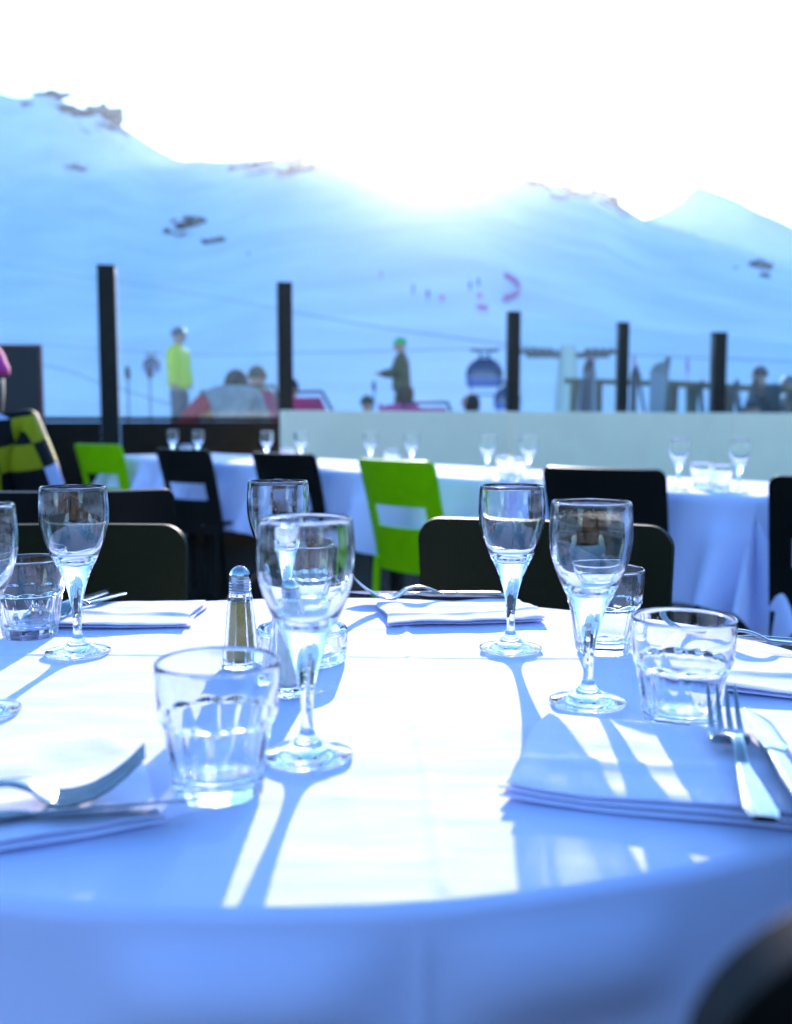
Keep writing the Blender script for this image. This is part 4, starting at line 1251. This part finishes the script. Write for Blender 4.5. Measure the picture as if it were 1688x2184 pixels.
# ski racks and skis
def plank(name, label, base, top, wd, th, m_, cat, group, tip=.12):
    a, b = Vector(base), Vector(top); d = (b - a); Ln = d.length; z = d.normalized()
    y = Vector((0, 1, 0)); x = y.cross(z).normalized(); y = z.cross(x)
    m = MB(); secs = []
    for i in range(31):
        t = i / 30; wv = wd * (.5 - .10 * math.sin(t * PI))
        if t > .88: wv *= math.sqrt(max(.02, 1 - ((t - .88) / .12) ** 2))
        if t < .04: wv *= .75 + .25 * t / .04
        curve = -tip * max(0, (t - .84) / .16) ** 2 + .03 * math.sin(t * PI)
        secs.append((z * Ln * t + y * curve, x * wv, y * th / 2))
    m.sweep(secs, 8, 4); o = m.build(name, m_, loc=a, sharp=50)
    return tag(o, label, cat, group)
RK = 14.0
def rackp(x, y, Y=RK): return pt(x, y, Y)
e = empty('ski_rack', (rackp(1330, 891).x, RK, on_snow(1330, RK).z - .1), 0, 'long timber ski rack with skis leaning on it beyond the right screen', 'ski rack')
o0 = Vector(e.location)
def rb(a, b, w_, nm):
    m = MB(); m.bar(a - o0, b - o0, w_, w_ * .8); bevel(m.build(nm, M['wood'], e, smooth=False), .01)
gz = o0.z
def legs(x, ytop, w_=.075, sp=.28):
    t = rackp(x, ytop)
    for s in (-1, 1):
        rb(Vector((t.x + s * .04, t.y, t.z + .02)), Vector((t.x + s * sp * .35, t.y + s * sp, gz)), w_, 'leg')
rb(rackp(1203, 812), rackp(1540, 822), .09, 'rail')
rb(rackp(1425, 818, 13.9), rackp(1760, 838, 13.9), .11, 'rail')
legs(1228, 814); legs(1272, 815); legs(1432, 820, .10); legs(1475, 822, .09, .35); legs(1690, 836, .09)
legs(1555, 826, .07)
def lean(x0, y0, x1, y1, Y, wd, m_, lab, name='ski', cat='ski', group='skis leaning on the rack'):
    a = pt(x0, y0, Y - .35); b = pt(x1, y1, Y - .05)
    a.z = min(a.z, on_snow(x0, Y - .35).z + .25)
    plank(name, lab, a, b, wd, .02, m_, cat, group)
for i, (x0, x1, yt, wd, mm, lab) in enumerate([
    (1240, 1252, 768, .11, 'skiblack', 'black ski leaning leftmost on the rack'), (1254, 1258, 772, .11, 'skigrey', 'grey ski right of the leftmost black ski'),
    (1266, 1262, 790, .10, 'skiwhite', 'short white ski in the left group on the rack'), (1230, 1246, 800, .10, 'skiwhite', 'white ski tail low in the left group'),
    (1350, 1352, 786, .12, 'skiblack', 'black ski right of the thin middle post'), (1386, 1360, 800, .05, 'skigrey', 'slanting thin grey ski between the middle post and the snowboard'),
    (1418, 1420, 764, .10, 'skigrey', 'tall grey ski right of the white snowboard'), (1408, 1414, 776, .10, 'skiwhite', 'white ski close behind the snowboard'),
    (1505, 1492, 815, .08, 'skiblack', 'short black ski left of the right post'), (1590, 1566, 815, .10, 'skigrey', 'grey ski right of the right post'),
    (1600, 1606, 812, .10, 'skiblack', 'black ski near the person at the right edge')]):
    lean(x0, 888, x1, yt, RK - .1 + .02 * (i % 3), wd, M[mm], lab)
lean(1398, 890, 1406, 778, RK - .25, .27, M['skiwhite'], 'wide pale snowboard leaning on the ski rack', 'snowboard', 'snowboard', None)

# ------------------------------------------------------------------ restaurant front behind the viewer
def facade():
    Y0 = -13.0
    e = empty('restaurant', (0, Y0, 0), 0, 'timber restaurant front facing the terrace, mirrored in the glasses', 'building')
    Wd = add_noise_color(mat('sun_browned_timber', (.2, .12, .06), .7), (.10, .06, .03), (.20, .13, .07), 5, stretch=(1, 1, 9), bump=.4)
    m = MB()
    for k in range(17): m.box((0, 0, .1 + k * .2), (19, .16, .192))
    m.build('wall', Wd, e, smooth=False)
    for k in range(6):
        x = -7.5 + k * 3
        if k == 3:
            m = MB(); m.box((x, .11, 1.12), (1.3, .06, 2.24)); d = m.build('door', M['darkwall'], e, smooth=False)
            m = MB(); m.tube([(x + .5, .18, .95), (x + .5, .18, 1.2)], .02, 8); m.build('handle', M['chrome'], d)
            continue
        m = MB()
        for a, b in (((x - .95, .12, .8), (x - .95, .12, 2.3)), ((x + .95, .12, .8), (x + .95, .12, 2.3)), ((x - .95, .12, .8), (x + .95, .12, .8)), ((x - .95, .12, 2.3), (x + .95, .12, 2.3)), ((x, .12, .8), (x, .12, 2.3))): m.bar(a, b, .09)
        f = m.build('window', M['white'], e, smooth=False)
        m = MB(); m.box((x, .095, 1.55), (1.82, .01, 1.42)); m.build('pane', M['bubble'], f, smooth=False)
    m = MB(); m.box((0, .5, 3.55), (21, 2.0, .18)); m.build('roof', M['darkwall'], e, smooth=False)
facade()

# ------------------------------------------------------------------ haze volume added for the glow round the sun
hz = bpy.data.materials.new('thin_haze'); hz.use_nodes = True
N, L = hz.node_tree.nodes, hz.node_tree.links
for n in list(N):
    if n.type == 'BSDF_PRINCIPLED': N.remove(n)
pv = N.new('ShaderNodeVolumePrincipled'); pv.inputs['Color'].default_value = (.96, .97, 1, 1)
pv.inputs['Density'].default_value = .00013; pv.inputs['Anisotropy'].default_value = .92
L.new(pv.outputs[0], N['Material Output'].inputs['Volume'])
m = MB(); m.box((0, 0, 110), (2900, 2900, 223)); o = m.build('haze', hz, smooth=False); tag(o, kind='stuff')
